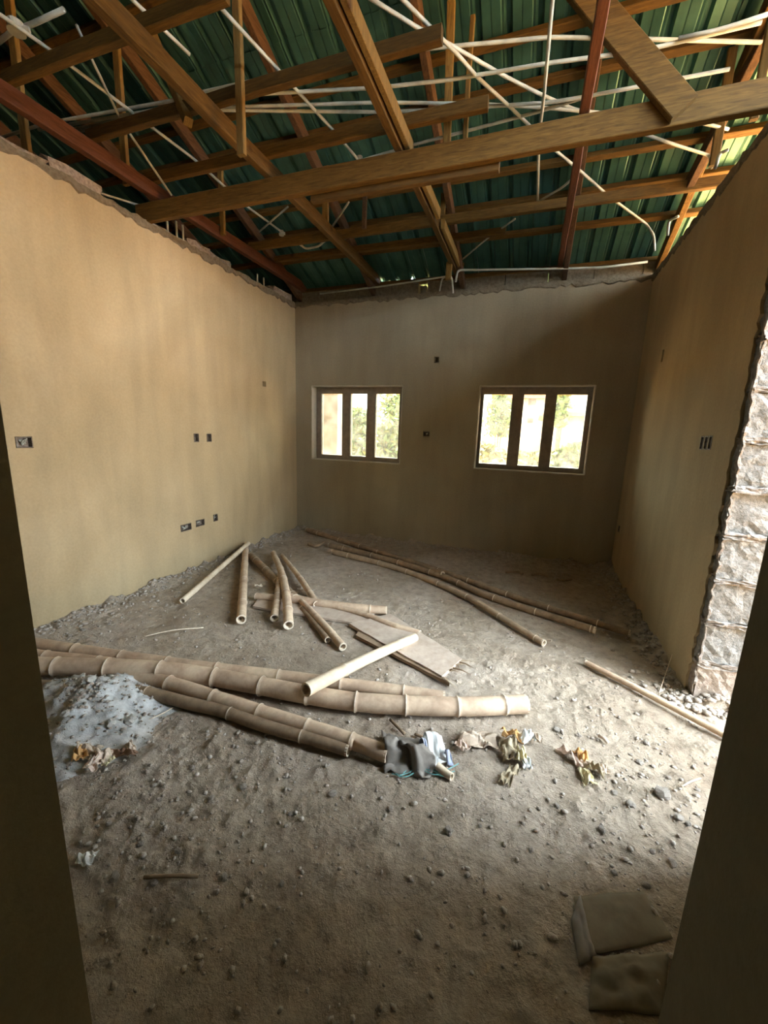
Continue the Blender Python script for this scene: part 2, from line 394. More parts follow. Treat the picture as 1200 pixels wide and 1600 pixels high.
# ragged end of the plaster coat beside the jamb, with a crumbly mortar line
r = random.Random(5)
mb = MB(); zs = [i*.035 for i in range(int(ZT/.035)+1)]
e = [OY1+.055+r.uniform(-.014,.014) for _ in zs]
vs = []
for z, y in zip(zs, e): vs += [(XR, YR0+.01, z), (XR+r.uniform(-.003,.004), y, z), (XR+.02, y+r.uniform(.0,.012), z), (XR+.02, YR0+.01, z)]
fs = []
for i in range(len(zs)-1):
    a = i*4; fs += [(a, a+1, a+5, a+4), (a+1, a+2, a+6, a+5), (a+2, a+3, a+7, a+6)]
mb.add(vs, fs); mb.build('plaster_edge', M['plaster'], wr)
mb = MB()
pts = [(XR+.016+r.uniform(-.006,.006), OY1-.004+r.uniform(-.008,.008), i*.03) for i in range(int(2.6/.03))]
mb.tube(pts, [r.uniform(.004,.013) for _ in pts], 6); mb.build('mortar_arris', M['mortar'], wr)
# rough block tops over the left wall
r = random.Random(3); y = 0.3; k = 0
while y < YB-.1:
    L = r.uniform(.22,.42); hh = r.uniform(.03,.12)
    if r.random() < .85:
        rough_box('block', (XL-TH+.02, y, ZT-.01), (XL-.012-r.uniform(0,.04), y+L-.015, ZT+hh), M['block_brown'] if r.random() < .6 else M['mortar'], wl, .012, 2, 100+k)
    y += L; k += 1
# broken plaster lip along the left, back and right wall tops
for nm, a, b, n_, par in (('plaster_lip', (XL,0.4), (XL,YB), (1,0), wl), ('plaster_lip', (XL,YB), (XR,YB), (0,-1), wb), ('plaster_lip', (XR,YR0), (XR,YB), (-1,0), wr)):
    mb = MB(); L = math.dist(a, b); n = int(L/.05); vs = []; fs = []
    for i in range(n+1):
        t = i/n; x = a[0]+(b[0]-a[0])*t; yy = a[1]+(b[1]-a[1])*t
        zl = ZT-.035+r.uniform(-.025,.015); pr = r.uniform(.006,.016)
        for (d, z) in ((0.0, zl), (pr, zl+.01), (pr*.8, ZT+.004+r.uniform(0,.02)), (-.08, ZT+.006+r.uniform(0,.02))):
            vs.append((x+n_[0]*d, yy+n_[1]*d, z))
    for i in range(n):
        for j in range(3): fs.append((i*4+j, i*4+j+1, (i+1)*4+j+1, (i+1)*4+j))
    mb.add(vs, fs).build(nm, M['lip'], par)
# infill between the back wall and the sheets (gaps let specks of daylight in)
x = -7.2; k = 0
while x < XR+TH:
    L = .45; a = x; b = min(x+L, XR+TH)
    if -1.95 < a < -1.5: b = a+.34
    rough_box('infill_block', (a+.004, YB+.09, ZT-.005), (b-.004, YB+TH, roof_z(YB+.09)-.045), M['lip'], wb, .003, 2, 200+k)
    if -1.95 < a < -1.5:
        x = a + .45
        rough_box('infill_block', (b+.02, YB+.09, ZT-.005), (x-.02, YB+TH, roof_z(YB+.09)-.09), M['lip'], wb, .003, 2, 260+k)
    else: x += L
    k += 1

# ---------------------------------------------------------------- electrical boxes let into the walls
LB = ['wide steel box with a pale hooked wire in the near part of the left wall',
      'small dark steel switch box at mid height on left wall, nearer of two',
      'small dark steel switch box at mid height on left wall, one nearer the window corner',
      'low double socket box with tangled pale wires near the foot of left wall',
      'low plain double socket box, middle of three near the foot of left wall',
      'low single socket box, third of three and nearest the back corner of left wall',
      'small socket box on the back wall between the two windows',
      'slim switch box on the right wall, nearest the back, of a row of three',
      'slim switch box on the right wall, middle of a row of three',
      'slim switch box on the right wall, nearest the block jamb, of a row of three',
      'small low socket box on right wall close to the back corner']
for i, (wn, q, w_, h_) in enumerate(boxes):
    u, n_ = {'L': (Vector((0,1,0)), Vector((-1,0,0))), 'B': (Vector((1,0,0)), Vector((0,1,0))), 'R': (Vector((0,1,0)), Vector((1,0,0)))}[wn]
    Z = Vector((0,0,1)); t = thing('socket_box', q, LB[i], 'socket box', 'electrical boxes in the plaster')
    mb = MB(); g = .003; a, b, d = w_/2-g, h_/2-g, DEP-.004
    for lip in (0,):
        c = [q+u*s+Z*v for s, v in ((-a,-b),(a,-b),(a,b),(-a,b))]; ci = [q+u*s+Z*v for s, v in ((-a+.004,-b+.004),(a-.004,-b+.004),(a-.004,b-.004),(-a+.004,b-.004))]
        vs = [p+n_*d for p in c]+[p-n_*.002 for p in c]+[p-n_*.002 for p in ci]+[p+n_*(d-.003) for p in ci]
        fs = [(0,1,2,3)]+[(k, (k+1)%4, 4+(k+1)%4, 4+k) for k in range(4)]+[(4+k, 4+(k+1)%4, 8+(k+1)%4, 8+k) for k in range(4)]+[(8+k, 8+(k+1)%4, 12+(k+1)%4, 12+k) for k in range(4)]+[(12,13,14,15)]
        mb.add(vs, fs)
    mb.build('box', M['steel'], t)
    if i in (0, 3, 5):
        rr = random.Random(i)
        for kk in range(3 if i != 5 else 2):
            pts = [q+u*(rr.uniform(-.6,.6)*a)+Z*(rr.uniform(-.7,.7)*b)+n_*(d-.006-j*.007) for j in range(5)]
            MB().tube(spline(pts, .006), .0028, 5).build('wire', M['conduit'], t)
    if i in (4, 6, 8):
        MB().tube([q+n_*(d-.004)+u*(-a*.1), q+n_*(d-.02)+u*(a*.25)+Z*(b*.3)], .009, 8).build('conduit_stub', M['conduit'], t)

# ---------------------------------------------------------------- windows
def window(name, W, bars, seed):
    """bars: X intervals covered by uprights, from the photograph"""
    x0, x1, z0, z1 = W; yo = YB+.125
    t = bpy.data.objects.new(name, None); COL.objects.link(t); t.location = ((x0+x1)/2, yo, z0); tag(t, kind='structure')
    f = .05; g = .002
    MB().box((x0+g,yo,z1-.085), (x1-g,yo+.07,z1-g)).build('head_rail', M['frame'], t)
    MB().box((x0+g,yo,z0+g), (x1-g,yo+.07,z0+.06)).build('bottom_rail', M['frame'], t)
    xs = [x0+g] + [v for b in bars for v in b] + [x1-g]
    for i, (a, b) in enumerate(bars):
        mb = MB(); mb.box((a,yo-.004,z0+.055), (b,yo+.06,z1-.08)); mb.box((a+.012,yo-.010,z0+.06), (a+.022,yo-.003,z1-.085)); mb.box((b-.022,yo-.010,z0+.06), (b-.012,yo-.003,z1-.085))
        mb.build('mullion', M['frame'], t)
    for i in range(len(bars)-1):
        a, b = bars[i][1], bars[i+1][0]
        mb = MB().box((a-.01, yo+.03, z0+.05), (b+.01, yo+.034, z1-.075)); mb.build('glass_pane', M['glass'], t)
    # pale plaster line where the reveal meets the face
    rr = random.Random(seed); mb = MB()
    for (p, q) in (((x0,z0),(x1,z0)), ((x1,z0),(x1,z1)), ((x1,z1),(x0,z1)), ((x0,z1),(x0,z0))):
        n = 18; pts = [(p[0]+(q[0]-p[0])*i/n+rr.uniform(-.002,.002), YB-.001, p[1]+(q[1]-p[1])*i/n+rr.uniform(-.002,.002)) for i in range(n+1)]
        mb.tube(pts, .0065, 6)
    mb.build('plaster_arris', M['reveal'], t)
    # render coat on the reveal
    mb = MB(); e_ = .004; yy = YB+.0; ye = yo
    mb.add([(x0+e_,yy,z0),(x0+e_,ye,z0),(x0+e_,ye,z1),(x0+e_,yy,z1)], [(0,1,2,3)]); mb.add([(x1-e_,yy,z0),(x1-e_,ye,z0),(x1-e_,ye,z1),(x1-e_,yy,z1)], [(3,2,1,0)])
    mb.add([(x0,yy,z0+e_),(x1,yy,z0+e_),(x1,ye,z0+e_),(x0,ye,z0+e_)], [(0,1,2,3)]); mb.add([(x0,yy,z1-e_),(x1,yy,z1-e_),(x1,ye,z1-e_),(x0,ye,z1-e_)], [(3,2,1,0)])
    mb.build('reveal_coat', M['reveal'], t)
    return t
def gx(px, py=660): return at_y(px, py, YB+.13).x
window('window_1', W1, [(W1[0]+.002, gx(503)), (gx(535), gx(548)), (gx(573), gx(587)), (gx(623.5), max(gx(623.5)+.03, W1[1]-.002))], 1)
window('window_2', W2, [(W2[0]+.002, gx(753)), (gx(797), gx(815)), (gx(848), gx(866)), (gx(913), W2[1]-.002)], 2)

# ---------------------------------------------------------------- floor
x0, x1, y0, y1 = XL-.02, XR+.75, -1.5, YB+.02
st = .0095
nx, ny = int((x1-x0)/st), int((y1-y0)/st)
gxs = np.linspace(x0, x1, nx); gys = np.linspace(y0, y1, ny)
def floor_h(X, Y):
    z = .020*fbm(X, Y, 1.3, 3) + .012*fbm(X+3.1, Y, 6, 4, .6)
    lump = np.clip(fbm(X-5, Y+2, 16, 4, .6)-.05, 0, 1)
    dens = np.clip(.35+1.3*vnoise(X*1.7+4, Y*1.7)+.5*(X < -.9)*(Y < 1.6)+.6*(X > .3)*(Y < 1.9), .1, 1.2)
    z = z + .016*lump*dens + .020*np.clip(fbm(X+9, Y-3, 30, 3, .7)-.12, 0, 1)*dens + .018*np.clip(vnoise(X*24+9, Y*24)-.15, 0, 1)*dens + .05*np.clip(np.abs(vnoise(X*31, Y*13+4))-.36, 0, 1) - .012*np.clip(fbm(X*1.4+2, Y, 9, 2)-.25, 0, 1)
    z = z + .007*np.abs(vnoise(X*60, Y*60))*dens
    # loose debris banked against the walls
    for d in (X-XL, YB-Y, np.where(Y > 2.5, XR-X, 9.)):
        band = np.exp(-np.clip(d, 0, 9)/.09); z = z + band*(.03+.09*np.clip(fbm(X, Y, 9, 3), -.1, 1))
    # trodden smooth tracks
    tr = np.exp(-((Y-(1.35+.25*X))/.22)**2)*np.exp(-((X+.2)/1.0)**2); z = z*(1-.35*tr)
    return z
def prints(X, Y, z):
    for (px, py, ang, s) in ((480,1270,.6,1), (860,1285,1.2,1), (690,1270,.9,1), (1085,1165,.2,1), (760,1115,1.1,.9), (980,1230,.1,1), (560,1310,1.0,1)):
        c = at_z(px, py, 0); dx = X-c.x; dy = Y-c.y; u = dx*math.cos(ang)+dy*math.sin(ang); v = -dx*math.sin(ang)+dy*math.cos(ang)
        m = (np.abs(v) < .045)*(np.abs(u) < .07); m = m*(1-(v/.045)**2)
        z = z*(1-.8*m) - .002*m + .004*m*np.sign(np.sin(u*2*PI/.024))
    return z
GX, GY = np.meshgrid(gxs, gys); Zf = prints(GX, GY, floor_h(GX, GY))
Zf -= .004
co = np.stack([GX, GY, Zf], -1).reshape(-1, 3)
idx = np.arange(nx*ny).reshape(ny, nx); q = np.stack([idx[:-1,:-1], idx[:-1,1:], idx[1:,1:], idx[1:,:-1]], -1).reshape(-1)
me = bpy.data.meshes.new('floor'); me.vertices.add(nx*ny); me.vertices.foreach_set('co', co.reshape(-1))
nf = len(q)//4; me.loops.add(nf*4); me.loops.foreach_set('vertex_index', q.astype(np.int32)); me.polygons.add(nf)
me.polygons.foreach_set('loop_start', np.arange(0, nf*4, 4, dtype=np.int32)); me.update(calc_edges=True); me.validate()
fl = link('floor', me, M['floor']); tag(fl, kind='structure')
me.polygons.foreach_set('use_smooth', [True]*nf)
def fz(x, y):
    a = np.array([x]); b = np.array([y]); return float(floor_h(a, b)[0])-.004

# ---------------------------------------------------------------- roof
rf = bpy.data.objects.new('roof', None); COL.objects.link(rf); rf.location = (0, RY0, RZ0); tag(rf, kind='structure')
def sheet_mesh(wd, ylo, yhi):
    prof = []; x = 0.0; P = .19
    n = int(round(wd/P))
    for i in range(n):
        b = i*P
        prof += [(b, 0), (b+.055, .004), (b+.062, .0), (b+.115, .0), (b+.122, .004), (b+.135, 0), (b+.150, .032), (b+.175, .032)]
    prof.append((wd, 0)); prof.append((wd+.02, .002))
    ys = [yhi, (yhi+ylo)/2, ylo]; vs = []; fs = []; m = len(prof)
    for yy in ys:
        for (px, pz) in prof: vs.append((px, yy-RY0, -(yy-RY0)*RS+pz))
    for j in range(len(ys)-1):
        for i in range(m-1): fs.append((j*m+i, j*m+i+1, (j+1)*m+i+1, (j+1)*m+i))
    mb = MB(); mb.add(vs, fs); me = mb.mesh('roof_sheet'); me.materials.append(M['sheet'])
    return me
SW = .95
def holed(me, x_off, hits):
    """a sheet with small torn holes near the eave: fine rows there, quads at the hit points left out"""
    src = [v.co.copy() for v in me.vertices]; m = len(src)//3; prof = [(v.x, v.z + (v.y)*RS) for v in src[:m]]
    ys = [3.0, 4.4] + [4.4+.02*i for i in range(1, 45)] + [5.95]
    vs = [(px, yy-RY0, -(yy-RY0)*RS+pz) for yy in ys for (px, pz) in prof]; fs = []
    for j in range(len(ys)-1):
        for i in range(m-1):
            cx = x_off+(prof[i][0]+prof[i+1][0])/2; cy = (ys[j]+ys[j+1])/2
            if any(abs(cx-h.x) < hw and abs(cy-h.y) < hh for h, hw, hh in hits): continue
            fs.append((j*m+i, j*m+i+1, (j+1)*m+i+1, (j+1)*m+i))
    o = MB(); o.add(vs, fs); q = o.mesh('roof_sheet'); q.materials.append(M['sheet']); return q
HITS = [(at_roof(605, 443), .03, .022), (at_roof(623, 444), .016, .012), (at_roof(640, 440), .034, .024), (at_roof(537, 349), .012, .015), (at_roof(553, 455), .012, .012)]
sm_lo = sheet_mesh(SW, 3.0, 5.95); sm_hi = sheet_mesh(SW, -1.8, 3.12)
i = 0; x = -7.4
while x < VX:
    for me_, dz in ((sm_lo, 0), (sm_hi, .012)):
        o = bpy.data.objects.new('roof_sheet', me_); COL.objects.link(o); o.parent = rf; o.location = (x-rf.location.x, 0, dz+.004*(i % 2))
        if dz == 0 and any(x-.05 < h.x < x+SW+.05 for h, _, _ in HITS): o.data = holed(me_, x, HITS)
        so_ = o.modifiers.new('s', 'SOLIDIFY'); so_.thickness = .0012; so_.offset = 1
    x += SW; i += 1

# timber frame ------------------------------------------------------
TF = thing('roof_frame', (-1, 2.83, ZT), 'unfinished timber roof frame of nailed orange and brown members under green sheets', 'roof frame')
def timber(name, a, b, wd, ht, m, up=Vector((0,0,1)), label=None, skew=.002):
    o = MB().bar(a, b, wd, ht, up, skew=skew).build(name, M[m], TF)
    if label: o['label'] = label
    return o
V = Vector
ZJ = 3.22
# wall-to-wall tie beam A
timber('tie_beam', V((XL-.1, 2.83, ZT+.004)), V((XR+.15, 2.83, ZT+.004)), .05, .135, 'wood_x', label='broad knotty orange tie beam crossing from left wall to right wall')
a = at_z(490, 318, ZT-.02); b = at_z(782, 281, ZT-.02)
timber('splice_plank', V((a.x, 2.885, ZT-.03)), V((b.x, 2.885, ZT-.03)), .045, .13, 'wood_x')
# joists running front to back, resting on the tie beam
for x, m, wd, lab in ((-3.03, 'wood_red', .06, 'reddish joist along the top of left wall'), (-1.98, 'wood_y', .055, None), (-0.985, 'wood_y', .05, None), (0.105, 'wood_red', .05, 'red brown joist')):
    timber('ceiling_joist', V((x, -1.3, ZJ)), V((x, YB+.12, ZJ)), wd, .10, m, label=lab, skew=.004)
# second layer on the joists
ZR = ZJ+.10
for (p, q_, m) in (((0,132), (360,12), 'wood_x'), ((140,224), (690,66), 'wood_x'), ((230,291), (762,170), 'wood_x')):
    a = at_z(*p, ZR); b = at_z(*q_, ZR); yy = (a.y+b.y)/2
    if p[0] == 0: a.x -= .9
    timber('cross_member', V((a.x, yy, ZR)), V((b.x, yy, ZR)), .045, .07, m)
a = at_z(0, 132, ZR)
# the lower far members
a = at_z(380, 386, ZR); b = at_z(1090, 308, ZR); yy = (a.y+b.y)/2
timber('cross_member', V((a.x, yy, ZR)), V((b.x+.2, yy, ZR)), .045, .075, 'wood_x')
a = at_z(422, 407, ZR-.02); b = at_z(790, 378, ZR-.02); yy = (a.y+b.y)/2
timber('cross_member', V((a.x, yy, ZR)), V((b.x, yy, ZR)), .05, .06, 'wood_x')
def slope_bar(name, a, b, wd, ht, m, label=None):
    return timber(name, a, b, wd, ht, m, V((0, RS, 1)).normalized(), label)
# purlins under the sheets
for (p, q_) in (((790,52), (1140,0)), ((850,125), (1130,77)), ((915,250), (1150,215)), ((900,305), (1105,280)), ((790,370), (1060,342))):
    a = at_roof(*p, -.06); b = at_roof(*q_, -.06); yy = (a.y+b.y)/2; z = roof_z(yy)-.052
    slope_bar('purlin', V((-7.0, yy, z)), V((VX-.02, yy, z)), .05, .05, 'wood_x')
for yy in (5.15, 2.62, 1.9, 1.1, .3, -.6):
    z = roof_z(yy)-.052
    slope_bar('purlin', V((-7.0, yy, z)), V((VX-.02, yy, z)), .05, .05, 'wood_x')
# rafters down the slope
def rafter(x, m='wood_dark', y_hi=-1.4, label=None):
    zo = -.16; y_lo = 5.18
    return timber('rafter', V((x, y_hi, roof_z(y_hi)+zo)), V((x, y_lo, roof_z(y_lo)+zo)), .05, .105, m, V((0, RS, 1)).normalized(), label)
for x, m in ((-5.9, 'wood_dark'), (-4.9, 'wood_dark'), (-3.95, 'wood_dark'), (-3.09, 'wood_dark'), (-2.04, 'wood_dark'), (-.93, 'wood_dark'), (.165, 'wood_dark'), (1.03, 'wood_y')):
    rafter(x, m)
# far-left joists over the next room
for x in (-4.0, -4.95): timber('ceiling_joist', V((x, -1.3, ZJ)), V((x, YB+.12, ZJ)), .05, .12, 'wood_dark')
# uprights: bottom end from the photograph, top on the rafters
def upright(p, z, wd=.05, dp=.03, m='wood_z', lean=(0,0), zlow=None):
    a = at_z(*p, z); top = roof_z(a.y+lean[1])-.05
    timber('hanger', a, V((a.x+lean[0], a.y+lean[1], top)), wd, dp, m, V((0,1,0)), skew=.003)
a = at_y(375, 240, 2.27); timber('hanger', a, V((a.x, a.y, roof_z(a.y)-.05)), .05, .03, 'wood_z', V((0,1,0)), skew=.003)
upright((196,288), ZJ, .06); upright((40,246), ZJ+.05, .07, m='wood_z'); upright((347,366), ZJ+.02, .05)
upright((508,357), ZJ+.05, .06); upright((690,357), ZJ+.1, .045); upright((722,415), ZJ+.05, .04); upright((480,461), ZJ, .05)
upright((697,236), ZR, .05, lean=(.0,-.1)); upright((725,229), ZR, .03); upright((1116,256), ZJ, .05); upright((1180,185), ZJ, .04); upright((568,356), ZR, .04, m='wood_dark')
# slanting braces
a = at_z(292, 197, ZJ+.01); b = at_roof(228, 40, -.25); timber('brace', a, b, .05, .05, 'wood_z')
ya = 2.78; a = at_y(1048, 190, ya); b = at_y(880, -12, ya)
timber('brace', a, b, .045, .13, 'wood_x', V((1,0,.8)).normalized(), 'broad brown brace slanting down to the tie beam')
a = at_z(1075, 300, ZR); timber('brace', a, V((1.12, a.y-1.0, roof_z(a.y-1.0)-.12)), .05, .09, 'wood_dark')
a = at_z(700, 436, ZT+.02); timber('hanger', a, V((a.x, a.y, ZJ+.02)), .06, .04, 'wood_z', V((0,1,0)))
# timbers doubling the joists (bright scab pieces)
for (p, q_) in (((545,0), (632,248)), ((650,285), (684,345)), ((690,360), (714,430))):
    a = at_z(*p, ZJ); b = at_z(*q_, ZJ); timber('scab_plank', V((-.985+.055, a.y, ZJ+.01)), V((-.985+.055, b.y, ZJ+.01)), .035, .08, 'wood_z')

# ---------------------------------------------------------------- conduits
ZC = ZR+.11
def top_pt(x, y, z):
    p = at_z(x, y, z)
    if p.z > roof_z(p.y)-.13 or p.y > YB-.04:
        q = at_roof(x, y, -.15)
        if q.y < YB-.04: return q if (q-C0).length < (p-C0).length else p
        return at_y(x, y, YB-.04)
    return p
def conduit(px, label, z=ZC, r=.0095, drop=None, elbow=True, group='white conduits across the roof frame'):
    zz = z if isinstance(z, (list, tuple)) else [z]*len(px)
    pts = [top_pt(x, y, q) for (x, y), q in zip(px, zz)]
    if drop: pts.append(pts[-1] + V(drop))
    # soften corners
    P = [pts[0]]
    for i in range(1, len(pts)-1):
        a, b, c = pts[i-1], pts[i], pts[i+1]; d1 = min(.05, (b-a).length*.3); d2 = min(.05, (c-b).length*.3)
        u1 = (a-b).normalized(); u2 = (c-b).normalized()
        for t in (0, .25, .5, .75, 1): P.append((b+u1*d1)*(1-t)**2 + b*2*t*(1-t) + (b+u2*d2)*t*t)
    P.append(pts[-1])
    o = MB().tube(P, r, 8).build('conduit', M['conduit'], None, True)
    tag(o, label, 'conduit', group)
    return o
conduit([(-60,-20), (70,72), (222,187), (305,250), (385,322), (440,362)], 'long straight white conduit slanting from the top left over the left joists')
conduit([(120,40), (140,85), (190,190), (268,305)], 'thin white conduit dropping steeply to the top of left wall', [ZC,ZC,ZC,ZJ], .008)
conduit([(195,-12), (296,85)], 'short cut-off white conduit above the second joist, at the top edge', ZC+.1)
c4 = conduit([(343,10), (440,115), (520,203), (562,252)], 'white conduit slanting down to a junction joint over the middle of tie beam')
conduit([(-20,222), (70,193), (265,158), (303,147), (441,116), (520,100)], 'uppermost white conduit of the bundle crossing the left joists', ZC+.03)
conduit([(60,203), (265,168), (400,147), (590,137), (700,125), (790,110), (860,98), (1000,80), (1190,35)], 'white conduit of the bundle that runs on across to the top right sheets', ZC)
conduit([(85,207), (265,174), (340,168), (590,160), (740,162), (850,168), (945,177)], 'white conduit of the bundle running level through the middle hangers', ZC+.03)
conduit([(95,210), (268,180), (345,172), (590,175), (680,172), (860,160), (920,150)], 'lowest white conduit of the bundle crossing the left joists', ZC)
conduit([(607,82), (700,73), (860,58), (960,60), (1190,66)], 'grey white conduit crossing the bright sheets high at the right', ZC+.12)
conduit([(1060,60), (1130,45), (1200,22)], 'short pale conduit over the top right corner of the wall', ZC)
conduit([(500,265), (560,252), (650,225), (720,207), (840,175), (920,150), (1140,108)], 'slack pale conduit lying on top of the broad tie beam', ZC)
conduit([(575,-5), (655,45), (695,65), (790,120), (850,150), (900,172), (950,178)], 'white conduit slanting from the top centre to the red brown joist', ZC+.05)
conduit([(622,-8), (672,42), (715,85), (745,120), (800,170), (862,230), (910,270), (953,308), (1010,350), (1022,368), (1023,392)], 'longest diagonal white conduit ending with a bend into the right wall', [ZC]*9+[ZJ, ZT+.04])
conduit([(864,-8), (850,150), (842,215), (840,316)], 'white conduit running front to back beside the red brown joist', ZC-.02)
conduit([(840,316), (880,292), (893,280)], 'short pale conduit branching from the far end beside red brown joist', ZC-.02, .009)
conduit([(1062,187), (1100,193), (1138,202)], 'short white conduit ending just over the right wall, upper one', ZC)
conduit([(1008,210), (1060,228), (1109,243), (1112,262)], 'white conduit bending down onto the right wall top, below the broad beam', [ZC,ZC,ZC,ZJ])
conduit([(1118,262), (1124,240), (1138,234)], 'small hooked white conduit rising from the right wall top', [ZT+.05,ZJ,ZJ])
conduit([(1043,368), (1045,345), (1060,338)], 'small pale hooked conduit on the right wall top beyond the long diagonal', [ZT+.03,ZJ-.03,ZJ-.03], .01)
conduit([(723,405), (762,372), (805,342)], 'thin pale conduit slanting between the two far cross members', ZC-.05, .008)
conduit([(712,440), (715,422), (860,420), (940,418), (1012,409)], 'level white conduit along the top of back wall, over the right window', [ZT+.02, ZJ-.02, ZJ-.02, ZJ-.02, ZJ-.02], .011)
conduit([(500,459), (600,447), (690,433), (706,431), (708,458)], 'level white conduit along the top of back wall, over the left window', [ZJ-.05]*4+[ZT+.01], .010)
conduit([(687,455), (690,436), (700,430)], 'short bent conduit rising out of the back wall top', [ZT+.01, ZJ-.05, ZJ-.05], .009)
conduit([(520,353), (545,316)], 'short pale conduit between the tie beam and the far cross member', ZC-.05, .009)
conduit([(405,362), (450,323)], 'thin pale conduit crossing the long slanting one near left wall', ZC-.02, .008)
conduit([(134,295), (235,326)], 'thin pale conduit along the top of left wall', ZJ, .009)
conduit([(466,380), (478,389), (498,385), (508,376)], 'curved loop of pale conduit below the second joist', ZC-.05, .011)
conduit([(-10,72), (20,48), (45,40), (100,15)], 'curved grey conduit through the round joint at the top left', ZC+.06, .012)
for (p0, lab) in (((262,343), 'first of three upright conduit stubs on the left wall top'), ((276,346), 'middle of three upright conduit stubs on the left wall top'), ((286,350), 'last of three upright conduit stubs on the left wall top')):
    a = at_x(p0[0], p0[1]+18, XL-.03); a.z = ZT-.01
    MB_ = MB().tube([a, a+V((0,0,.17))], .009, 8).build('conduit_stub', M['conduit'], None, True); tag(MB_, lab, 'conduit', 'upright conduit stubs on the left wall')
for (p0, lab) in (((402,433), 'nearer of two short conduit stubs standing on the far end of left wall'), ((412,437), 'farther of two short conduit stubs standing on the far end of left wall')):
    a = at_x(p0[0], p0[1], XL-.03); a.z = ZT-.01
    MB_ = MB().tube([a, a+V((0,0,.13))], .009, 8).build('conduit_stub', M['conduit'], None, True); tag(MB_, lab, 'conduit', 'upright conduit stubs on the left wall')
# round junction boxes
for (px_, z, lab) in (((25,42), ZC+.02, 'round white junction box on the conduits at the top left'), ((562,250), ZC, 'small white junction joint over the middle of the tie beam'), ((440,364), ZC, 'small white coupling at the end of the long left conduit')):
    c = top_pt(*px_, z); R_ = .035 if px_[0] == 25 else .022
    j = thing('junction_box', c, lab, 'junction box')
    MB().tube([c-V((0,0,.018)), c+V((0,0,.022))], R_, 16).build('box_body', M['conduit'], j)
    MB().tube([c-V((0,0,.024)), c-V((0,0,.018))], R_*1.15, 16).build('lid', M['conduit'], j)
    for k in range(2):
        d = V((math.cos(k*2+.6), math.sin(k*2+.6), 0)); MB().tube([c+d*R_*.9, c+d*R_*1.7], .015, 8).build('spout', M['conduit'], j)

# ---------------------------------------------------------------- bamboo
def bamboo(label, px, r, nodes=None, z=None, mat_='bamboo', r1=None, world=None, group='bamboo poles on the floor', hollow=True, spacing=None, seed=0, ragged=False):
    """px: list of (x, y, height of axis above the floor)"""
    if world: pts = [V(p) for p in world]
    else:
        pts = []
        for i, p in enumerate(px):
            h_ = p[2] if len(p) > 2 else r
            q = at_z(p[0], p[1], h_); f_ = fz(q.x, q.y) if h_ < .12 else 0
            pts.append(at_z(p[0], p[1], h_+max(f_, 0)*.8))
    C = spline(pts, .02); r1 = r1 or r
    L = [0]
    for a, b in zip(C, C[1:]): L.append(L[-1]+(b-a).length)
    T = L[-1]
    nd = []
    if nodes:
        for nxp in nodes:
            best = min(range(len(C)), key=lambda i: abs(600+FPX*(C[i]-C0).dot(CR)/(C[i]-C0).dot(CF)-nxp)); nd.append(L[best])
    else:
        s = spacing or .27; x = s*.6
        while x < T: nd.append(x); x += s*(.9+.2*random.Random(int(x*1000)+seed).random())
    # resample with extra rings at nodes
    ss = sorted(set([round(T*i/max(6, int(T/.08)), 4) for i in range(max(6, int(T/.08))+1)] + [round(min(max(n+d, 0), T), 4) for n in nd for d in (-.02,-.008,0,.008,.02)]))
    def P(s):
        for i in range(len(L)-1):
            if L[i+1] >= s: 
                d = L[i+1]-L[i]; return C[i].lerp(C[i+1], (s-L[i])/d if d > 1e-9 else 0)
        return C[-1]
    outer = [P(s) for s in ss]; rs = []
    for s in ss:
        rr_ = r+(r1-r)*s/T
        dn = min([abs(s-n) for n in nd] or [9])
        rr_ *= 1+.11*math.exp(-(dn/.007)**2)-.035*math.exp(-((dn-.018)/.012)**2); rs.append(rr_)
    o_mb = MB(); n = 14
    o_mb.tube(outer, rs, n, caps=False)
    # hollow ends
    d0 = (outer[0]-outer[1]).normalized(); d1 = (outer[-1]-outer[-2]).normalized()
    root = thing('bamboo_pole', pts[0]-V((0,0,r)), label, 'bamboo', group)
    o_mb.build('culm', M[mat_], root, True)
    for (p, d, q, s_) in ((outer[0], d0, rs[0], 0), (outer[-1], d1, rs[-1], 1)):
        e_ = MB(); dd = min(.09, T*.3)
        # wall ring + bore + septum
        u_ = d.orthogonal().normalized(); w_ = d.cross(u_); vs = []
        for (of, ra) in ((-.010, 1.004), (.001, 1.0), (.0, .74), (-dd, .72)):
            for k in range(n):
                an = 2*PI*k/n; vs.append(p + d*of + (u_*math.cos(an)+w_*math.sin(an))*q*ra)
        e_.add(vs, [(j*n+k, j*n+(k+1)%n, (j+1)*n+(k+1)%n, (j+1)*n+k) for j in range(3) for k in range(n)])
        e_.build('cut_end', M['ring'], root)
        MB().tube([p-d*(dd+.004), p-d*dd], q*.67, n).build('septum', M['bamboo_in'], root)
    if r > .028:
        for s in nd:
            p = P(s); p2 = P(min(s+.004, T)); 
            if (p2-p).length < 1e-6: continue
            rr_ = (r+(r1-r)*s/T)*1.12; MB().tube([p-(p2-p).normalized()*.003, p, p+(p2-p).normalized()*.004], [rr_*.975, rr_*1.01, rr_*.975], n, caps=False).build('node_ring', M['ring'], root, True)
    return root
R1 = .052
bamboo('thick segmented bamboo pole with white cut end, foremost across the middle of the floor', [(-60,1033,.10), (52,1040,.085), (168,1043,.08), (250,1047,.075), (340,1059,R1), (420,1074,R1), (520,1092,R1), (600,1100,R1), (720,1104,R1), (822,1100,R1)], .050, [20,87,168,251,332,408,481,557,632,712,787], r1=.048)
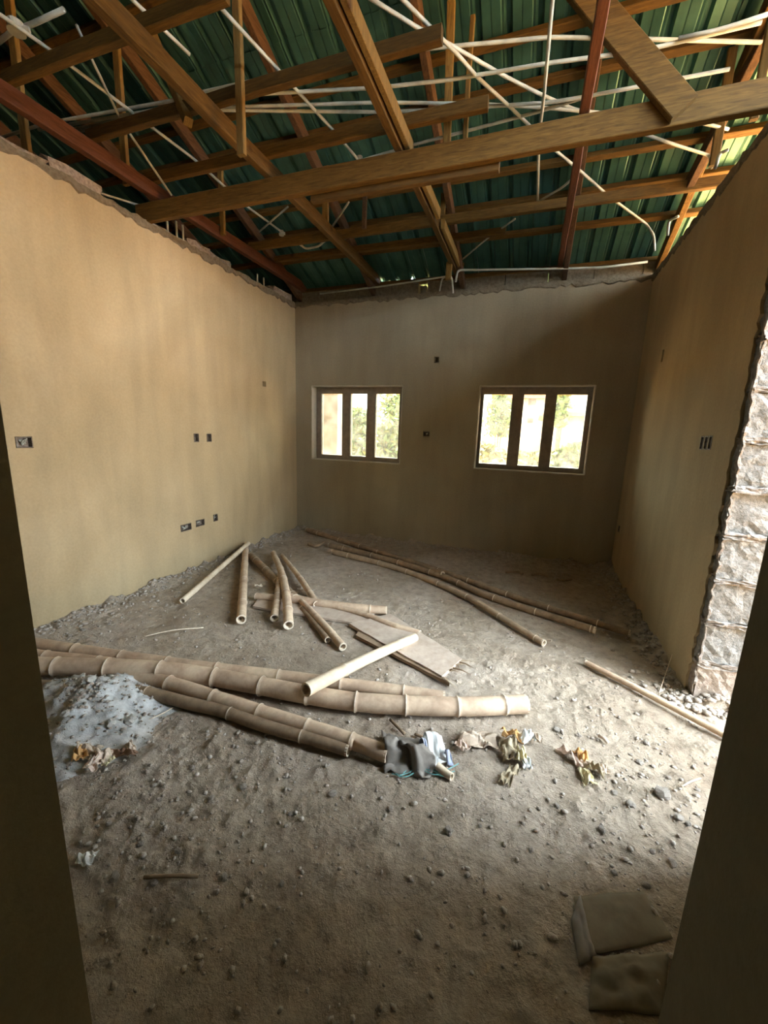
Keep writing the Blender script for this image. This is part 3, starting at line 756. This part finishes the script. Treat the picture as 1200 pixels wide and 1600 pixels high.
bamboo('bamboo pole just behind the thickest one, ending at a slanting cut near the splintered board', [(8,996,.05), (52,1006,.05), (130,1018,.05), (290,1040,.045), (430,1056,.04), (560,1072,.04), (625,1080,.038), (695,1090,.036)], .042, [45,115,190,262,340,436,530,632], r1=.034)
bamboo('short length of bamboo squeezed between the two crossing poles at the left', [(-20,1012,.045), (72,1026,.045), (150,1034,.045), (330,1056,.035)], .038, [70,152,240], r1=.033)
bamboo('bamboo pole slanting towards the camera and ending under the grey sack', [(150,1050,.035), (235,1062,.04), (270,1070,.045), (333,1090,.045), (405,1113,.045), (480,1136,.045), (555,1160,.045), (606,1179,.043)], .043, [267,335,404,478,552], r1=.036)
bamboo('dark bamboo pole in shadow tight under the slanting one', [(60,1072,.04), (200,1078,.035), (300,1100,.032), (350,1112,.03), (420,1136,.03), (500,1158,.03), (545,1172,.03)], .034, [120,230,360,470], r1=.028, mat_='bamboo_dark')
bamboo('short pale smooth bamboo propped across the big poles, hollow end to the camera', [(478,1078,.155), (560,1036,.10), (648,996,.045)], .036, spacing=.5, mat_='bamboo_pale', r1=.030)
# the loose bunch behind
g2 = 'short bamboo pieces by the left wall'
bamboo('thin pale bamboo leaning against the left wall, lowest end out on the floor', [(285,939,.025), (388,849,.10)], .024, spacing=.35, group=g2, mat_='bamboo_pale')
bamboo('straight bamboo with dark open end pointing at the camera, beside the leaning thin one', [(377,968,.045), (381,905,.05), (384,856,.06)], .036, spacing=.5, group=g2, r1=.032)
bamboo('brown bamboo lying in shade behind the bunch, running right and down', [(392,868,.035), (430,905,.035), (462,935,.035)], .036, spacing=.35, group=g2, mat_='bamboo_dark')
bamboo('bumpy short bamboo with white open end, left one of the pair', [(429,966,.04), (434,930,.06), (438,893,.05)], .032, spacing=.13, group=g2, r1=.024)
bamboo('curved bamboo with white open end, right one of the pair and longer', [(451,977,.05), (448,935,.09), (440,895,.09), (427,864,.04)], .037, spacing=.33, group=g2, r1=.028)
bamboo('thin bamboo bent to the right with open ring end, behind the pair', [(495,944,.04), (470,905,.06), (441,868,.03)], .029, spacing=.35, group=g2, r1=.022)
bamboo('long thin bamboo sloping to the right with ragged pale tip', [(536,1011,.03), (505,975,.04), (470,938,.04)], .028, spacing=.3, group=g2, r1=.024)
bamboo('dark split bamboo lying directly left of the ragged tipped one', [(512,1000,.02), (490,972,.02), (472,950,.02)], .022, spacing=.3, group=g2, mat_='bamboo_dark')
bamboo('short stub of bamboo with pale rings at its end, lying crosswise', [(604,954,.04), (560,950,.04), (480,940,.04), (400,932,.035)], .034, [580], group=g2, r1=.032)
bamboo('thin stick of bamboo with round white end behind the pale propped pole', [(656,990,.03), (610,976,.03), (560,957,.03), (500,942,.04)], .024, spacing=.3, group=g2, r1=.020)
bamboo('narrow crosswise bamboo under the pair, short dusty piece', [(452,930,.05), (480,937,.045), (505,943,.035)], .02, spacing=.3, group=g2)
# long thin poles far back and right
g3 = 'long poles lying towards the back wall'
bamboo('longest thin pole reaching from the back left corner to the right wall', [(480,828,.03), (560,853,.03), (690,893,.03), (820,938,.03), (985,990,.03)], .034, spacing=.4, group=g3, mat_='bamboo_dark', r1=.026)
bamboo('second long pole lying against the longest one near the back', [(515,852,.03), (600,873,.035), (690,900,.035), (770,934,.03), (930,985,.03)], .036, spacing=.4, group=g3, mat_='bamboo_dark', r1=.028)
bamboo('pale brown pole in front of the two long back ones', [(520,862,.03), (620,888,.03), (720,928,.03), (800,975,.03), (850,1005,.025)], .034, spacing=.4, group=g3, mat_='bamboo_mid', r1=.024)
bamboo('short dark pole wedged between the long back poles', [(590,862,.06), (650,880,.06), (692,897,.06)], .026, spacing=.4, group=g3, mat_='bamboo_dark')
bamboo('long thin pole by the right wall running past the block jamb', [(915,1035,.02), (1000,1078,.025), (1070,1115,.025), (1150,1158,.02)], .018, spacing=.5, group=g3, mat_='bamboo', r1=.018)

# boards on the floor
def board(label, quad, th, m='board', lift=.004, name='wooden_board', splinters=False):
    P = [at_z(*p, .03) for p in quad]
    c = sum(P, V((0,0,0)))/4; zb = max(fz(p.x, p.y) for p in P+[c])+lift
    t = thing(name, (c.x, c.y, zb), label, 'board')
    mb = MB(); n = 10; vs = []; rr = random.Random(int(c.x*100))
    for i in range(n+1):
        a = P[0].lerp(P[1], i/n); b = P[3].lerp(P[2], i/n)
        w1 = (a-b).normalized()*rr.uniform(-.004,.004); a = a+w1; b = b-w1
        for q, z in ((a, zb), (b, zb), (b, zb+th), (a, zb+th)): vs.append((q.x, q.y, z))
    fs = [(3,2,1,0), (n*4, n*4+1, n*4+2, n*4+3)]
    for i in range(n):
        for k in range(4): fs.append((i*4+k, i*4+(k+1)%4, i*4+4+(k+1)%4, i*4+4+k))
    mb.add(vs, fs).build('plank_body', M[m], t)
    if splinters:
        for k in range(11):
            a = P[1].lerp(P[2], rr.random()); d = (P[1]-P[0]).normalized(); a.z = zb+th*.5
            b = a + d*rr.uniform(.03,.13) + V((rr.uniform(-.03,.03), rr.uniform(-.03,.03), rr.uniform(-.01,.03)))
            MB().tube([a, a.lerp(b,.5)+V((0,0,.008)), b], [.006,.004,.001], 5).build('splinter', M['ring'] if k % 2 else M['bamboo_dark'], t)
    return t
board('flat dusty board with splintered far end lying behind the pale propped bamboo', [(545,975), (690,1058), (722,1030), (610,960)], .022, splinters=True)
board('flat pinkish plank lying crosswise in the bunch of bamboo', [(395,946), (575,975), (590,948), (410,925)], .018, lift=.0)
board('narrow dark lath lying beside the splintered board', [(560,985), (700,1060), (702,1066), (556,991)], .02, 'bamboo_dark')

# ---------------------------------------------------------------- powder heap
def heap(label, c, rx, ry, hgt, m, name='sand_heap', seed=1):
    t = thing(name, (c[0], c[1], 0), label, 'heap')
    n = 90; u = np.linspace(-1.35, 1.35, n); U, Vv = np.meshgrid(u, u); R_ = np.sqrt(U**2+Vv**2)
    an = np.arctan2(Vv, U); R_ = R_*(1+.12*np.sin(an*3+1)+.06*np.sin(an*7))
    X = c[0]+U*rx; Y = c[1]+Vv*ry
    base = floor_h(X, Y)-.02
    z = base + (hgt+.03)*np.exp(-(R_*1.15)**2*1.5) + .03*fbm(X, Y, 14, 4, .6)*np.clip(1.2-R_, 0, 1) + .02*np.clip(fbm(X+7, Y, 26, 3), 0, 1)*np.clip(1.3-R_, 0, 1)
    vs = np.stack([X, Y, z], -1).reshape(-1, 3).tolist(); fs = [(j*n+i, j*n+i+1, (j+1)*n+i+1, (j+1)*n+i) for j in range(n-1) for i in range(n-1)]
    MB().add(vs, fs).build('powder', M[m], t, True)
    return t, (lambda x, y: float(z[int(np.clip((((y-c[1])/ry)+1.35)/2.7*(n-1), 0, n-1)), int(np.clip((((x-c[0])/rx)+1.35)/2.7*(n-1), 0, n-1))]))
hc = at_z(150, 1112, 0)
hp, hz = heap('heap of pale grey cement powder in front of the thick bamboo at the left', (hc.x-.05, hc.y+.0), .46, .34, .12, 'pile')

# ---------------------------------------------------------------- clods and rubble
def clod_mesh(seed, sub=1):
    bm = bmesh.new(); bmesh.ops.create_icosphere(bm, subdivisions=sub, radius=1); rr = random.Random(seed)
    for v in bm.verts: v.co *= rr.uniform(.72, 1.15)
    for v in bm.verts: v.co.z *= .7; v.co.x *= rr.uniform(.95,1.05)
    me = bpy.data.meshes.new('clod'); bm.to_mesh(me); bm.free(); return me
CM = [clod_mesh(i, 2) for i in range(6)]
CMp = []
for m_ in CM: m_.materials.append(M['clod'])
for i in range(3):
    m_ = clod_mesh(40+i, 2); m_.materials.append(M['clod_pale']); CMp.append(m_)
def big_clod(px_, size, label, group=None, pale=False, k=0, name='clod'):
    p = at_z(*px_, 0); z = fz(p.x, p.y)
    d = math.hypot(p.x-hp.location.x, p.y-hp.location.y)
    if d < .45: z = max(z, hz(p.x, p.y))
    o = bpy.data.objects.new(name, (CMp if pale else CM)[k % (3 if pale else 6)]); COL.objects.link(o)
    o.location = (p.x, p.y, z+size*.35); o.scale = (size*random.uniform(.8,1.3), size*random.uniform(.8,1.2), size*random.uniform(.7,1)); o.rotation_euler = (0, 0, random.uniform(0, 6.28))
    return tag(o, label, 'clod', group)
big_clod((1035,1243), .038, 'large dark clod with a long shadow near the right doorjamb', k=1)
big_clod((175,1148), .026, 'pale lump on the front slope of the grey powder heap', pale=True)
big_clod((206,1140), .030, 'larger pale lump at the right side of the grey powder heap', pale=True, k=1)
big_clod((108,1146), .020, 'small pale lump at the left of the grey powder heap', pale=True, k=2)
big_clod((144,1104), .028, 'grey lump high on the powder heap', pale=True, k=1)
for i, p_ in enumerate([(870,1139),(985,1178),(1010,1160),(905,1150),(925,1010),(1000,1190),(1045,1215),(610,1265),(455,1270),(380,1230),(300,1200),(330,1250),(250,1250),(520,1240),(700,1300),(960,1240),(985,1260),(1075,1290),(1020,1330),(940,1300),(870,1260),(280,1330),(220,1320),(170,1290),(440,1380),(350,1370),(240,1380),(180,1370),(560,1110),(640,1120),(90,1005),(130,985),(170,975),(110,995),(150,1005),(220,955),(260,945),(750,1290),(830,1330),(1050,1350),(1010,1385),(960,1365),(1060,1280),(1090,1235)]):
    big_clod(p_, random.uniform(.009,.017), 'small dry clod scattered over the trodden floor', 'small clods over the floor', k=i)
# fine rubble that nobody could count
base = clod_mesh(77, 1); bv = np.array([v.co[:] for v in base.vertices]); bf = np.array([p.vertices[:] for p in base.polygons])
VV, FF = [], []; nb = 0
def rub(x, y, s):
    global nb
    a = random.uniform(0, 6.28); c_, s_ = math.cos(a), math.sin(a)
    v = bv*np.array([s*random.uniform(.8,1.5), s*random.uniform(.7,1.1), s*.8]); v = np.stack([v[:,0]*c_-v[:,1]*s_, v[:,0]*s_+v[:,1]*c_, v[:,2]], -1)
    z = fz(x, y)
    if math.hypot(x-hp.location.x, y-hp.location.y) < .5: z = max(z, hz(x, y))
    VV.append(v+np.array([x, y, z+s*.3])); FF.append(bf+nb); nb += len(bv)
for _ in range(13000):
    x = random.uniform(XL+.03, XR); y = random.uniform(.4, YB-.03)
    d = .25 + .9*(x < -.7 and y < 1.7) + .9*(x > .35 and y < 2.1) + .25*(y < 1.6)
    if random.random() < d: rub(x, y, random.choice((.0025,.003,.004,.005,.007,.010))*random.uniform(.8,1.3))
for _ in range(1500):
    t_ = random.random(); e_ = random.expovariate(1/.07)
    if t_ < .45: rub(XL+.01+e_, random.uniform(1.2, YB), random.uniform(.005,.018))
    elif t_ < .75: rub(random.uniform(XL, XR), YB-.01-e_, random.uniform(.005,.018))
    else: rub(XR-.01-e_, random.uniform(2.5, YB), random.uniform(.005,.022))
for _ in range(350):
    a = random.uniform(0, 6.28); q_ = random.gauss(0, .55)
    rub(hp.location.x+math.cos(a)*q_*.5, hp.location.y+math.sin(a)*q_*.36, random.uniform(.003,.012))
for _ in range(160): rub(random.uniform(XR-.12, XR+.2), random.uniform(OY1-.12, OY1+.02), random.uniform(.008,.028))
Vn = np.concatenate(VV); Fn = np.concatenate(FF)
me = bpy.data.meshes.new('rubble'); me.vertices.add(len(Vn)); me.vertices.foreach_set('co', Vn.reshape(-1)); me.loops.add(Fn.size); me.loops.foreach_set('vertex_index', Fn.reshape(-1).astype(np.int32))
me.polygons.add(len(Fn)); me.polygons.foreach_set('loop_start', np.arange(0, Fn.size, 3, dtype=np.int32)); me.update(calc_edges=True); me.validate()
rb = link('rubble', me, M['clod'], fl); tag(rb, 'loose crumbs of dry mortar and soil strewn over the whole floor', kind='stuff')

# sticks and straws
def stick(label, px, r, m='bamboo_dark', name='twig', hs=(.006,.012,.006)):
    P = []
    for (x, y), h_ in zip(px, hs if len(px) == 3 else (.008,)*len(px)):
        q_ = at_z(x, y, .01); P.append(V((q_.x, q_.y, fz(q_.x, q_.y)+h_+r)))
    o = MB().tube(spline(P, .02), r, 6).build(name, M[m], None, True); return tag(o, label, 'twig')
stick('dark bent twig in front of the thick segmented bamboo', [(610,1122),(620,1135),(632,1148)], .008)
stick('short dark twig between the bent twig and the grey sack', [(648,1147),(656,1150),(668,1153)], .007)
stick('pale straight straw on the floor in front of the left wall', [(225,1000),(270,993),(318,984)], .004, 'ring', 'straw', (.03,.05,.03))
stick('thin straw crossing the right side of the powder heap', [(232,1125),(250,1117),(270,1106)], .003, 'ring', 'straw')
stick('pale straw lying at the right near the doorjamb', [(1065,1231),(1080,1222),(1095,1213)], .003, 'ring', 'straw')
stick('short pale chip of wood near the right-hand rubbish', [(936,1150),(942,1155),(950,1161)], .009, 'board', 'wood_chip')
stick('thin upright straw resting on the right wall foot', [(1030,1082),(1043,1050),(1053,1030)], .002, 'ring', 'straw', (.0,.06,.10))
stick('first dark lath shred on the shaded floor below the right window', [(790,893),(805,895),(818,896)], .010)
stick('second dark lath shred on the shaded floor below the right window', [(830,897),(845,899),(856,902)], .010)
stick('dark shred at the shaded back floor, farthest right', [(870,906),(880,909),(892,905)], .012)
stick('dark splinter lying in the dim light by the threshold', [(225,1370),(270,1372),(310,1368)], .006)
stick('dark scrap at the foot of back wall below the left window', [(482,852),(495,855),(505,850)], .02)

# ---------------------------------------------------------------- scraps of paper and cloth
def crumple(name, c, sx, sy, amp, m, parent, seed, rot=0, n=16, lift=.0):
    rr = np.random.default_rng(int(abs(seed)*100)); u = np.linspace(-.5, .5, n); U, W_ = np.meshgrid(u, u)
    z = amp*(np.abs(fbm(U*1.0+seed, W_, 2.3, 2, .5))*1.9+.35*np.abs(np.sin((U*1.7+W_)*4+seed))) * (1-.5*(U**2+W_**2)*2)
    X = U*sx*(1+.25*fbm(W_+seed, U, 4, 2)); Y = W_*sy*(1+.25*fbm(W_-seed, U, 4, 2))
    X = X + .10*sx*fbm(W_*1.0, U+seed, 4, 1); Y = Y + .10*sy*fbm(U, W_+seed*1.3, 4, 1)
    c_, s_ = math.cos(rot), math.sin(rot); XX = c[0]+X*c_-Y*s_; YY = c[1]+X*s_+Y*c_
    zb = np.vectorize(lambda a, b: max(fz(a, b), hz(a, b) if math.hypot(a-hp.location.x, b-hp.location.y) < .5 else -1))(XX, YY)
    ZZ = zb+.004+lift+z
    vs = np.stack([XX, YY, ZZ], -1).reshape(-1, 3).tolist(); fs = [(j*n+i, j*n+i+1, (j+1)*n+i+1, (j+1)*n+i) for j in range(n-1) for i in range(n-1)]
    o = MB().add(vs, fs).build(name, m, parent)
    md = o.modifiers.new('t', 'SOLIDIFY'); md.thickness = .0015
    return o
def cm(n, a, b=None, rough=.8): return mat(n, a, rough, build=speck(a, b or tuple(min(1, v*1.3) for v in a), 14, .3, .004))
M['kraft'] = cm('kraft_paper', (.44,.34,.25), (.56,.46,.36)); M['yellow'] = cm('yellow_wrapper', (.50,.43,.24), (.62,.55,.36)); M['orange'] = cm('orange_wrapper', (.50,.27,.09), (.60,.38,.17))
M['olive'] = cm('olive_wrapper', (.24,.19,.12), (.40,.33,.22)); M['white'] = cm('white_paper', (.62,.62,.60), (.75,.76,.74)); M['sack'] = cm('grey_sack', (.16,.14,.12), (.24,.215,.185)); M['blue'] = cm('blue_hem', (.24,.28,.40), (.46,.48,.54))
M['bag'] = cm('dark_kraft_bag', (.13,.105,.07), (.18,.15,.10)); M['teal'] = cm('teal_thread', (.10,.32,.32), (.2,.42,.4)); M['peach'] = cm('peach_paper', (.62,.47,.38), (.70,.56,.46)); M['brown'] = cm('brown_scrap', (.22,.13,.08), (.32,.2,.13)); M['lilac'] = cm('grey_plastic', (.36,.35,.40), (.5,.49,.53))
def trash(name, px_, label, cat, pieces):
    c = at_z(*px_, 0); t = thing(name, (c.x, c.y, fz(c.x, c.y)), label, cat)
    for i, (nm, q_, sx, sy, amp, m, rot, lift) in enumerate(pieces):
        p = at_z(*q_, 0); crumple(nm, (p.x, p.y), sx, sy, amp, M[m], t, i*3.7+px_[0]*.01, rot, lift=lift)
    return t
trash('crumpled_paper', (742,1163), 'crumpled dust brown paper between the grey sack and the yellow wrapper', 'paper', [('paper_sheet', (745,1160), .17, .10, .045, 'kraft', .3, 0), ('torn_flap', (722,1172), .05, .07, .03, 'peach', .8, .01)])
trash('crumpled_wrapper', (805,1185), 'crumpled olive and orange wrapper standing tall on the bright floor', 'wrapper', [
    ('wrapper_sheet', (797,1180), .09, .13, .06, 'olive', .2, 0), ('orange_print', (800,1160), .10, .05, .05, 'orange', .1, .02), ('torn_flap', (822,1163), .09, .06, .05, 'white', .9, .02), ('torn_flap', (836,1160), .06, .04, .04, 'kraft', -.5, .02),
    ('torn_flap', (812,1190), .05, .08, .04, 'yellow', 0, .02), ('torn_flap', (822,1196), .04, .07, .03, 'white', .2, .0), ('twisted_tail', (795,1215), .05, .13, .03, 'olive', -.3, 0)])
trash('torn_wrapper', (912,1200), 'torn cream and orange wrapper with a curled yellow flap, nearest the right doorjamb', 'wrapper', [
    ('wrapper_sheet', (893,1186), .12, .05, .045, 'peach', -.7, 0), ('orange_print', (905,1190), .06, .04, .04, 'orange', -.8, .02), ('yellow_flap', (916,1218), .05, .09, .025, 'yellow', .2, .0), ('torn_flap', (928,1206), .09, .05, .045, 'olive', -.4, .0), ('torn_flap', (940,1208), .05, .05, .03, 'kraft', .2, .01)])
trash('paper_scraps', (150,1192), 'brown and cream torn paper scraps at the front foot of the powder heap', 'paper', [
    ('torn_flap', (140,1185), .10, .06, .04, 'kraft', .2, .0), ('torn_flap', (128,1190), .06, .05, .04, 'orange', .8, .0), ('torn_flap', (160,1190), .07, .07, .04, 'kraft', .4, .0), ('torn_flap', (150,1200), .06, .08, .03, 'peach', .2, .01), ('torn_flap', (195,1183), .11, .03, .03, 'brown', .3, 0), ('torn_flap', (170,1196), .03, .05, .02, 'yellow', .3, .01), ('torn_flap', (205,1175), .05, .03, .02, 'kraft', -.3, .01)])
trash('white_paper', (136,1345), 'small crumpled white paper on the floor by the left doorjamb', 'paper', [('paper_sheet', (136,1345), .055, .045, .03, 'white', .3, 0)])
trash('plastic_scrap', (178,1060), 'thin greyish plastic scrap on the crest of the powder heap under the bamboo', 'plastic', [('plastic_sheet', (178,1056), .14, .04, .02, 'lilac', .1, .01)])
trash('paper_curl', (400,925), 'small white curled shaving on the floor among the bamboo bunch', 'paper', [('paper_sheet', (404,922), .07, .03, .03, 'ring', .3, .03)])
# woven sack draped over the end of the slanting bamboo
sc = at_z(655, 1185, 0); t = thing('woven_sack', (sc.x, sc.y, 0), 'dusty dark grey sack with white and blue hem draped over a bamboo end', 'sack')
def drape(name, quad, m, hgt, seed, n=22):
    na = 1.0 if m == 'sack' else .3
    P = [at_z(*p, 0) for p in quad]; vs = []
    for j in range(n):
        for i in range(n):
            s_, t2 = i/(n-1), j/(n-1); a = P[0].lerp(P[1], s_); b = P[3].lerp(P[2], s_); p = a.lerp(b, t2); p = p + V((.05*na*float(fbm(np.array([s_*3+seed]), np.array([t2*3.]), 1, 2)[0]), .07*na*float(fbm(np.array([s_*3-seed]), np.array([t2*3.+5]), 1, 2)[0]), 0))
            hump = math.exp(-((t2-.42)/.24)**2)*(1-.35*max(0, s_-.5))
            z = max(fz(p.x, p.y), 0)+.006+hgt*hump*(1-.15*s_) + .030*na*float(fbm(np.array([s_*2.+seed]), np.array([t2*2.]), 3, 3, .6)[0])
            vs.append((p.x, p.y, z))
    fs = [(j*n+i, j*n+i+1, (j+1)*n+i+1, (j+1)*n+i) for j in range(n-1) for i in range(n-1)]
    o = MB().add(vs, fs).build(name, M[m], t, True); md = o.modifiers.new('t', 'SOLIDIFY'); md.thickness = .002
drape('sack_cloth', [(598,1158), (672,1172), (678,1212), (602,1212)], 'sack', .10, 1)
drape('white_hem', [(656,1160), (684,1158), (702,1192), (676,1202)], 'white', .10, 4)
drape('blue_band', [(650,1168), (657,1166), (680,1204), (672,1208)], 'blue', .092, 4)
drape('blue_corner', [(694,1182), (702,1180), (708,1196), (700,1198)], 'blue', .05, 5, 8)
for k in range(5):
    pts = [at_z(612+k*6+i*16, 1206+random.uniform(-2,5)+8*math.sin(i*1.3+k), 0) for i in range(6)]
    MB().tube(spline([V((p.x, p.y, fz(p.x,p.y)+.012)) for p in pts], .01), .0022, 4).build('loose_thread', M['teal'], t)
bamboo('short broken bamboo tip poking out from under the sack hem', [(683,1196,.03), (697,1208,.02), (706,1214,.018)], .016, spacing=.2, group=None, mat_='bamboo_pale')
# flattened empty bag in the gloom by the right doorjamb
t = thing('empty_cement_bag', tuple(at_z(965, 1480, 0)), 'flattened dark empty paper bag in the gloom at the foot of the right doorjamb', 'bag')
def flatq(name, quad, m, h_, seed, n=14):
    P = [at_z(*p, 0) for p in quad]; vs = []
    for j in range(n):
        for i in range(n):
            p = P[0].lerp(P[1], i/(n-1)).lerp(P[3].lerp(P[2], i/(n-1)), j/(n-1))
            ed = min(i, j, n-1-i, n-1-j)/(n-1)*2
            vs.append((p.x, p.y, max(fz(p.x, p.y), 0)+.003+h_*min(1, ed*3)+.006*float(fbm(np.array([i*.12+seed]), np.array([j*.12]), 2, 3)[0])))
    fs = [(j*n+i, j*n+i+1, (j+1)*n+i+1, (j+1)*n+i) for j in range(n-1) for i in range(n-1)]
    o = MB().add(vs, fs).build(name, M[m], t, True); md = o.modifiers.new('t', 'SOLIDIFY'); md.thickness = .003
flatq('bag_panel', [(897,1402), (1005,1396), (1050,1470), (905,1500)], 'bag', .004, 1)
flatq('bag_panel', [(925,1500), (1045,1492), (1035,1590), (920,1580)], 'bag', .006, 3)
flatq('folded_flap', [(893,1440), (906,1400), (930,1500), (905,1510)], 'sack', .012, 5)

# ---------------------------------------------------------------- outside
M['soil'] = mat('laterite_soil', (.42,.22,.11), .95, build=speck((.42,.22,.075), (.58,.33,.12), 3, .4, .02))
gr = MB().add([(-60,YB+TH-.02,-.12),(60,YB+TH-.02,-.12),(60,90,-.12),(-60,90,-.12)], [(0,1,2,3)]).add([(XR+TH-.02,-20,-.12),(40,-20,-.12),(40,YB+TH-.02,-.12),(XR+TH-.02,YB+TH-.02,-.12)], [(0,1,2,3)]).build('ground', M['soil']); tag(gr, kind='structure')
M['leaf'] = mat('bush_leaf', (.16,.24,.06), .6, build=speck((.07,.11,.02), (.14,.20,.05), 3, .1, .01))
M['leaf_dry'] = mat('dry_grass', (.36,.33,.14), .7, build=speck((.17,.16,.06), (.28,.25,.10), 3, .1, .01))
M['bark'] = mat('bark', (.2,.14,.09), .9, build=speck((.14,.10,.06), (.28,.2,.13), 12, .4, .01))
def bush(px0, px1, Y, htop, m, label, seed, nleaf=1500, name='bush', stem=True):
    a = at_y(px0, 690, Y); b = at_y(px1, 690, Y); cx = (a.x+b.x)/2; hw = abs(b.x-a.x)/2
    t = thing(name, (cx, Y, -.12), label, 'bush' if name == 'bush' else 'tree', 'greenery beyond the windows')
    rr = np.random.default_rng(seed)
    n = nleaf; lo = -.1 if name == 'bush' else htop*.4
    cz = rr.random(n); wz = np.sqrt(np.clip(1-(cz*1.1-.35)**2, .1, 1))
    X = cx+rr.normal(0, .45, n)*hw*wz; Yy = Y+rr.normal(0, .4, n)*min(hw, 1.2)*wz; Z_ = lo+(htop-lo)*(cz**.8)*(1+.12*np.sin(X*3+seed))
    s = .05+.05*rr.random(n) if name == 'bush' else .09+.09*rr.random(n)
    d1 = rr.normal(size=(n,3)); d1 /= np.linalg.norm(d1, axis=1)[:,None]; d2 = np.cross(d1, rr.normal(size=(n,3))); d2 /= np.linalg.norm(d2, axis=1)[:,None]
    c = np.stack([X, Yy, Z_], -1); v = np.stack([c-d1*s[:,None], c+d2*s[:,None]*.45, c+d1*s[:,None], c-d2*s[:,None]*.45], 1).reshape(-1,3)
    f = np.arange(n*4).reshape(-1,4)
    o = MB().add(v.tolist(), f.tolist()).build('foliage', M[m], t)
    for k in range(3):
        MB().tube([(cx+(k-1)*.05, Y, -.13), (cx+(k-1)*hw*.3, Y+.05, (htop)*.75)], [.05 if name != 'bush' else .02, .012], 6).build('trunk' if name != 'bush' else 'stem', M['bark'], t)
bush(540, 590, 9.0, 1.75, 'leaf', 'leafy green bush seen through the middle pane of the left window', 1, 2600)
bush(578, 640, 8.2, 1.7, 'leaf', 'dense green bush seen through the last pane of the left window', 2, 2600)
bush(500, 550, 10.5, 1.6, 'leaf', 'green bush behind the grey pillar', 3, 1500)
bush(862, 925, 8.0, 1.35, 'leaf', 'bright green bush in the last pane of the right window', 4, 3200)
bush(800, 865, 10.0, 1.2, 'leaf_dry', 'pale dry scrub in the middle pane of the right window', 5, 2200)
bush(740, 812, 9.5, 1.25, 'leaf_dry', 'pale dry scrub in the first pane of the right window', 6, 2200)
bush(755, 800, 22.0, 3.3, 'leaf', 'small round tree beyond the first pane of the right window', 7, 1500, 'tree')
bush(590, 640, 22.0, 3.6, 'leaf', 'hazy tree beyond the last pane of the left window', 8, 1500, 'tree')
bush(858, 885, 19.0, 4.6, 'leaf', 'tall narrow tree beside the hip roofed house', 9, 1200, 'tree')
M['cream'] = mat('cream_render', (.62,.56,.48), .9, build=speck((.42,.37,.30), (.52,.46,.38), 4, .1, .01)); M['shade'] = mat('window_shade', (.09,.08,.075), .5); M['tile'] = mat('brown_roof', (.30,.21,.16), .8, build=speck((.25,.17,.13), (.36,.26,.2), 6, .2, .01)); M['redtile'] = mat('red_roof', (.40,.16,.11), .8, build=speck((.34,.13,.09), (.46,.2,.14), 6, .2, .01))
M['pillar'] = mat('grey_render', (.40,.36,.34), .9, build=speck((.17,.155,.14), (.26,.235,.21), 5, .1, .01))
def house(label, x0, x1, Y, ztop, roofh, m, roofm, wins, name='house', dep=7):
    t = thing(name, ((x0+x1)/2, Y+dep/2, -.12), label, 'house')
    MB().box((x0,Y,-.13), (x1,Y+dep,ztop)).build('walls', M[m], t)
    e_ = .5; cx = (x0+x1)/2; r_ = max((x1-x0)/2-dep/2, .3)
    vs = [(x0-e_,Y-e_,ztop), (x1+e_,Y-e_,ztop), (x1+e_,Y+dep+e_,ztop), (x0-e_,Y+dep+e_,ztop), (x0-e_,Y-e_,ztop-.18), (x1+e_,Y-e_,ztop-.18), (x1+e_,Y+dep+e_,ztop-.18), (x0-e_,Y+dep+e_,ztop-.18), (cx-r_,Y+dep/2,ztop+roofh), (cx+r_,Y+dep/2,ztop+roofh)]
    MB().add(vs, [(4,5,1,0),(5,6,2,1),(6,7,3,2),(7,4,0,3),(7,6,5,4),(0,1,9,8),(1,2,9),(2,3,8,9),(3,0,8)]).build('hip_roof', M[roofm], t)
    for (a, b, c, d) in wins:
        wd = MB().box((a-.07,Y-.06,c-.07), (b+.07,Y+.02,d+.07)).build('window_surround', M['cream'], t)
        p = link('pane', MB().box((a,Y-.075,c), (b,Y-.05,d)).mesh('pane'), M['shade']); p.parent = wd   # wd sits at the world origin
    return t
def pr(px, py, Y): q_ = at_y(px, py, Y); return q_.x, q_.z
Y1 = 26.
xa, zt = pr(816, 618, Y1); xb, _ = pr(872, 618, Y1)
def wrect(l, t_, r_, b_, Y): x0_, z1_ = pr(l, t_, Y); x1_, z0_ = pr(r_, b_, Y); return (x0_, x1_, z0_, z1_)
house('two-storey cream house with dark windows seen through the middle pane of the right window', xa-1.2, xb+.4, Y1, zt, 1.3, 'cream', 'redtile', [wrect(826,623,837,634,Y1), wrect(824,653,833,661,Y1), wrect(843,653,847,658,Y1)])
Y2 = 20.
xa, zt = pr(862, 644, Y2); xb, _ = pr(912, 644, Y2)
house('low cream house with brown hip roof seen through the last pane of the right window', xa, xb+1.8, Y2, zt, 1.6, 'cream', 'tile', [wrect(874,652,886,660,Y2)], dep=5)
# grey pillar right outside the left window
a = at_y(507, 660, 6.6); b = at_y(531, 660, 6.6)
t = thing('porch_pillar', ((a.x+b.x)/2, 6.6, -.12), 'grey rendered pillar with peach foot filling the first pane of the left window', 'pillar')
MB().box((a.x,6.5,1.0), (b.x,6.75,2.6)).build('shaft', M['pillar'], t); MB().box((a.x-.02,6.48,-.13), (b.x+.02,6.77,1.0)).build('plinth', M['peach'], t)
MB().box((a.x-.04,6.46,2.6), (b.x+.04,6.79,2.7)).build('capital', M['pillar'], t)
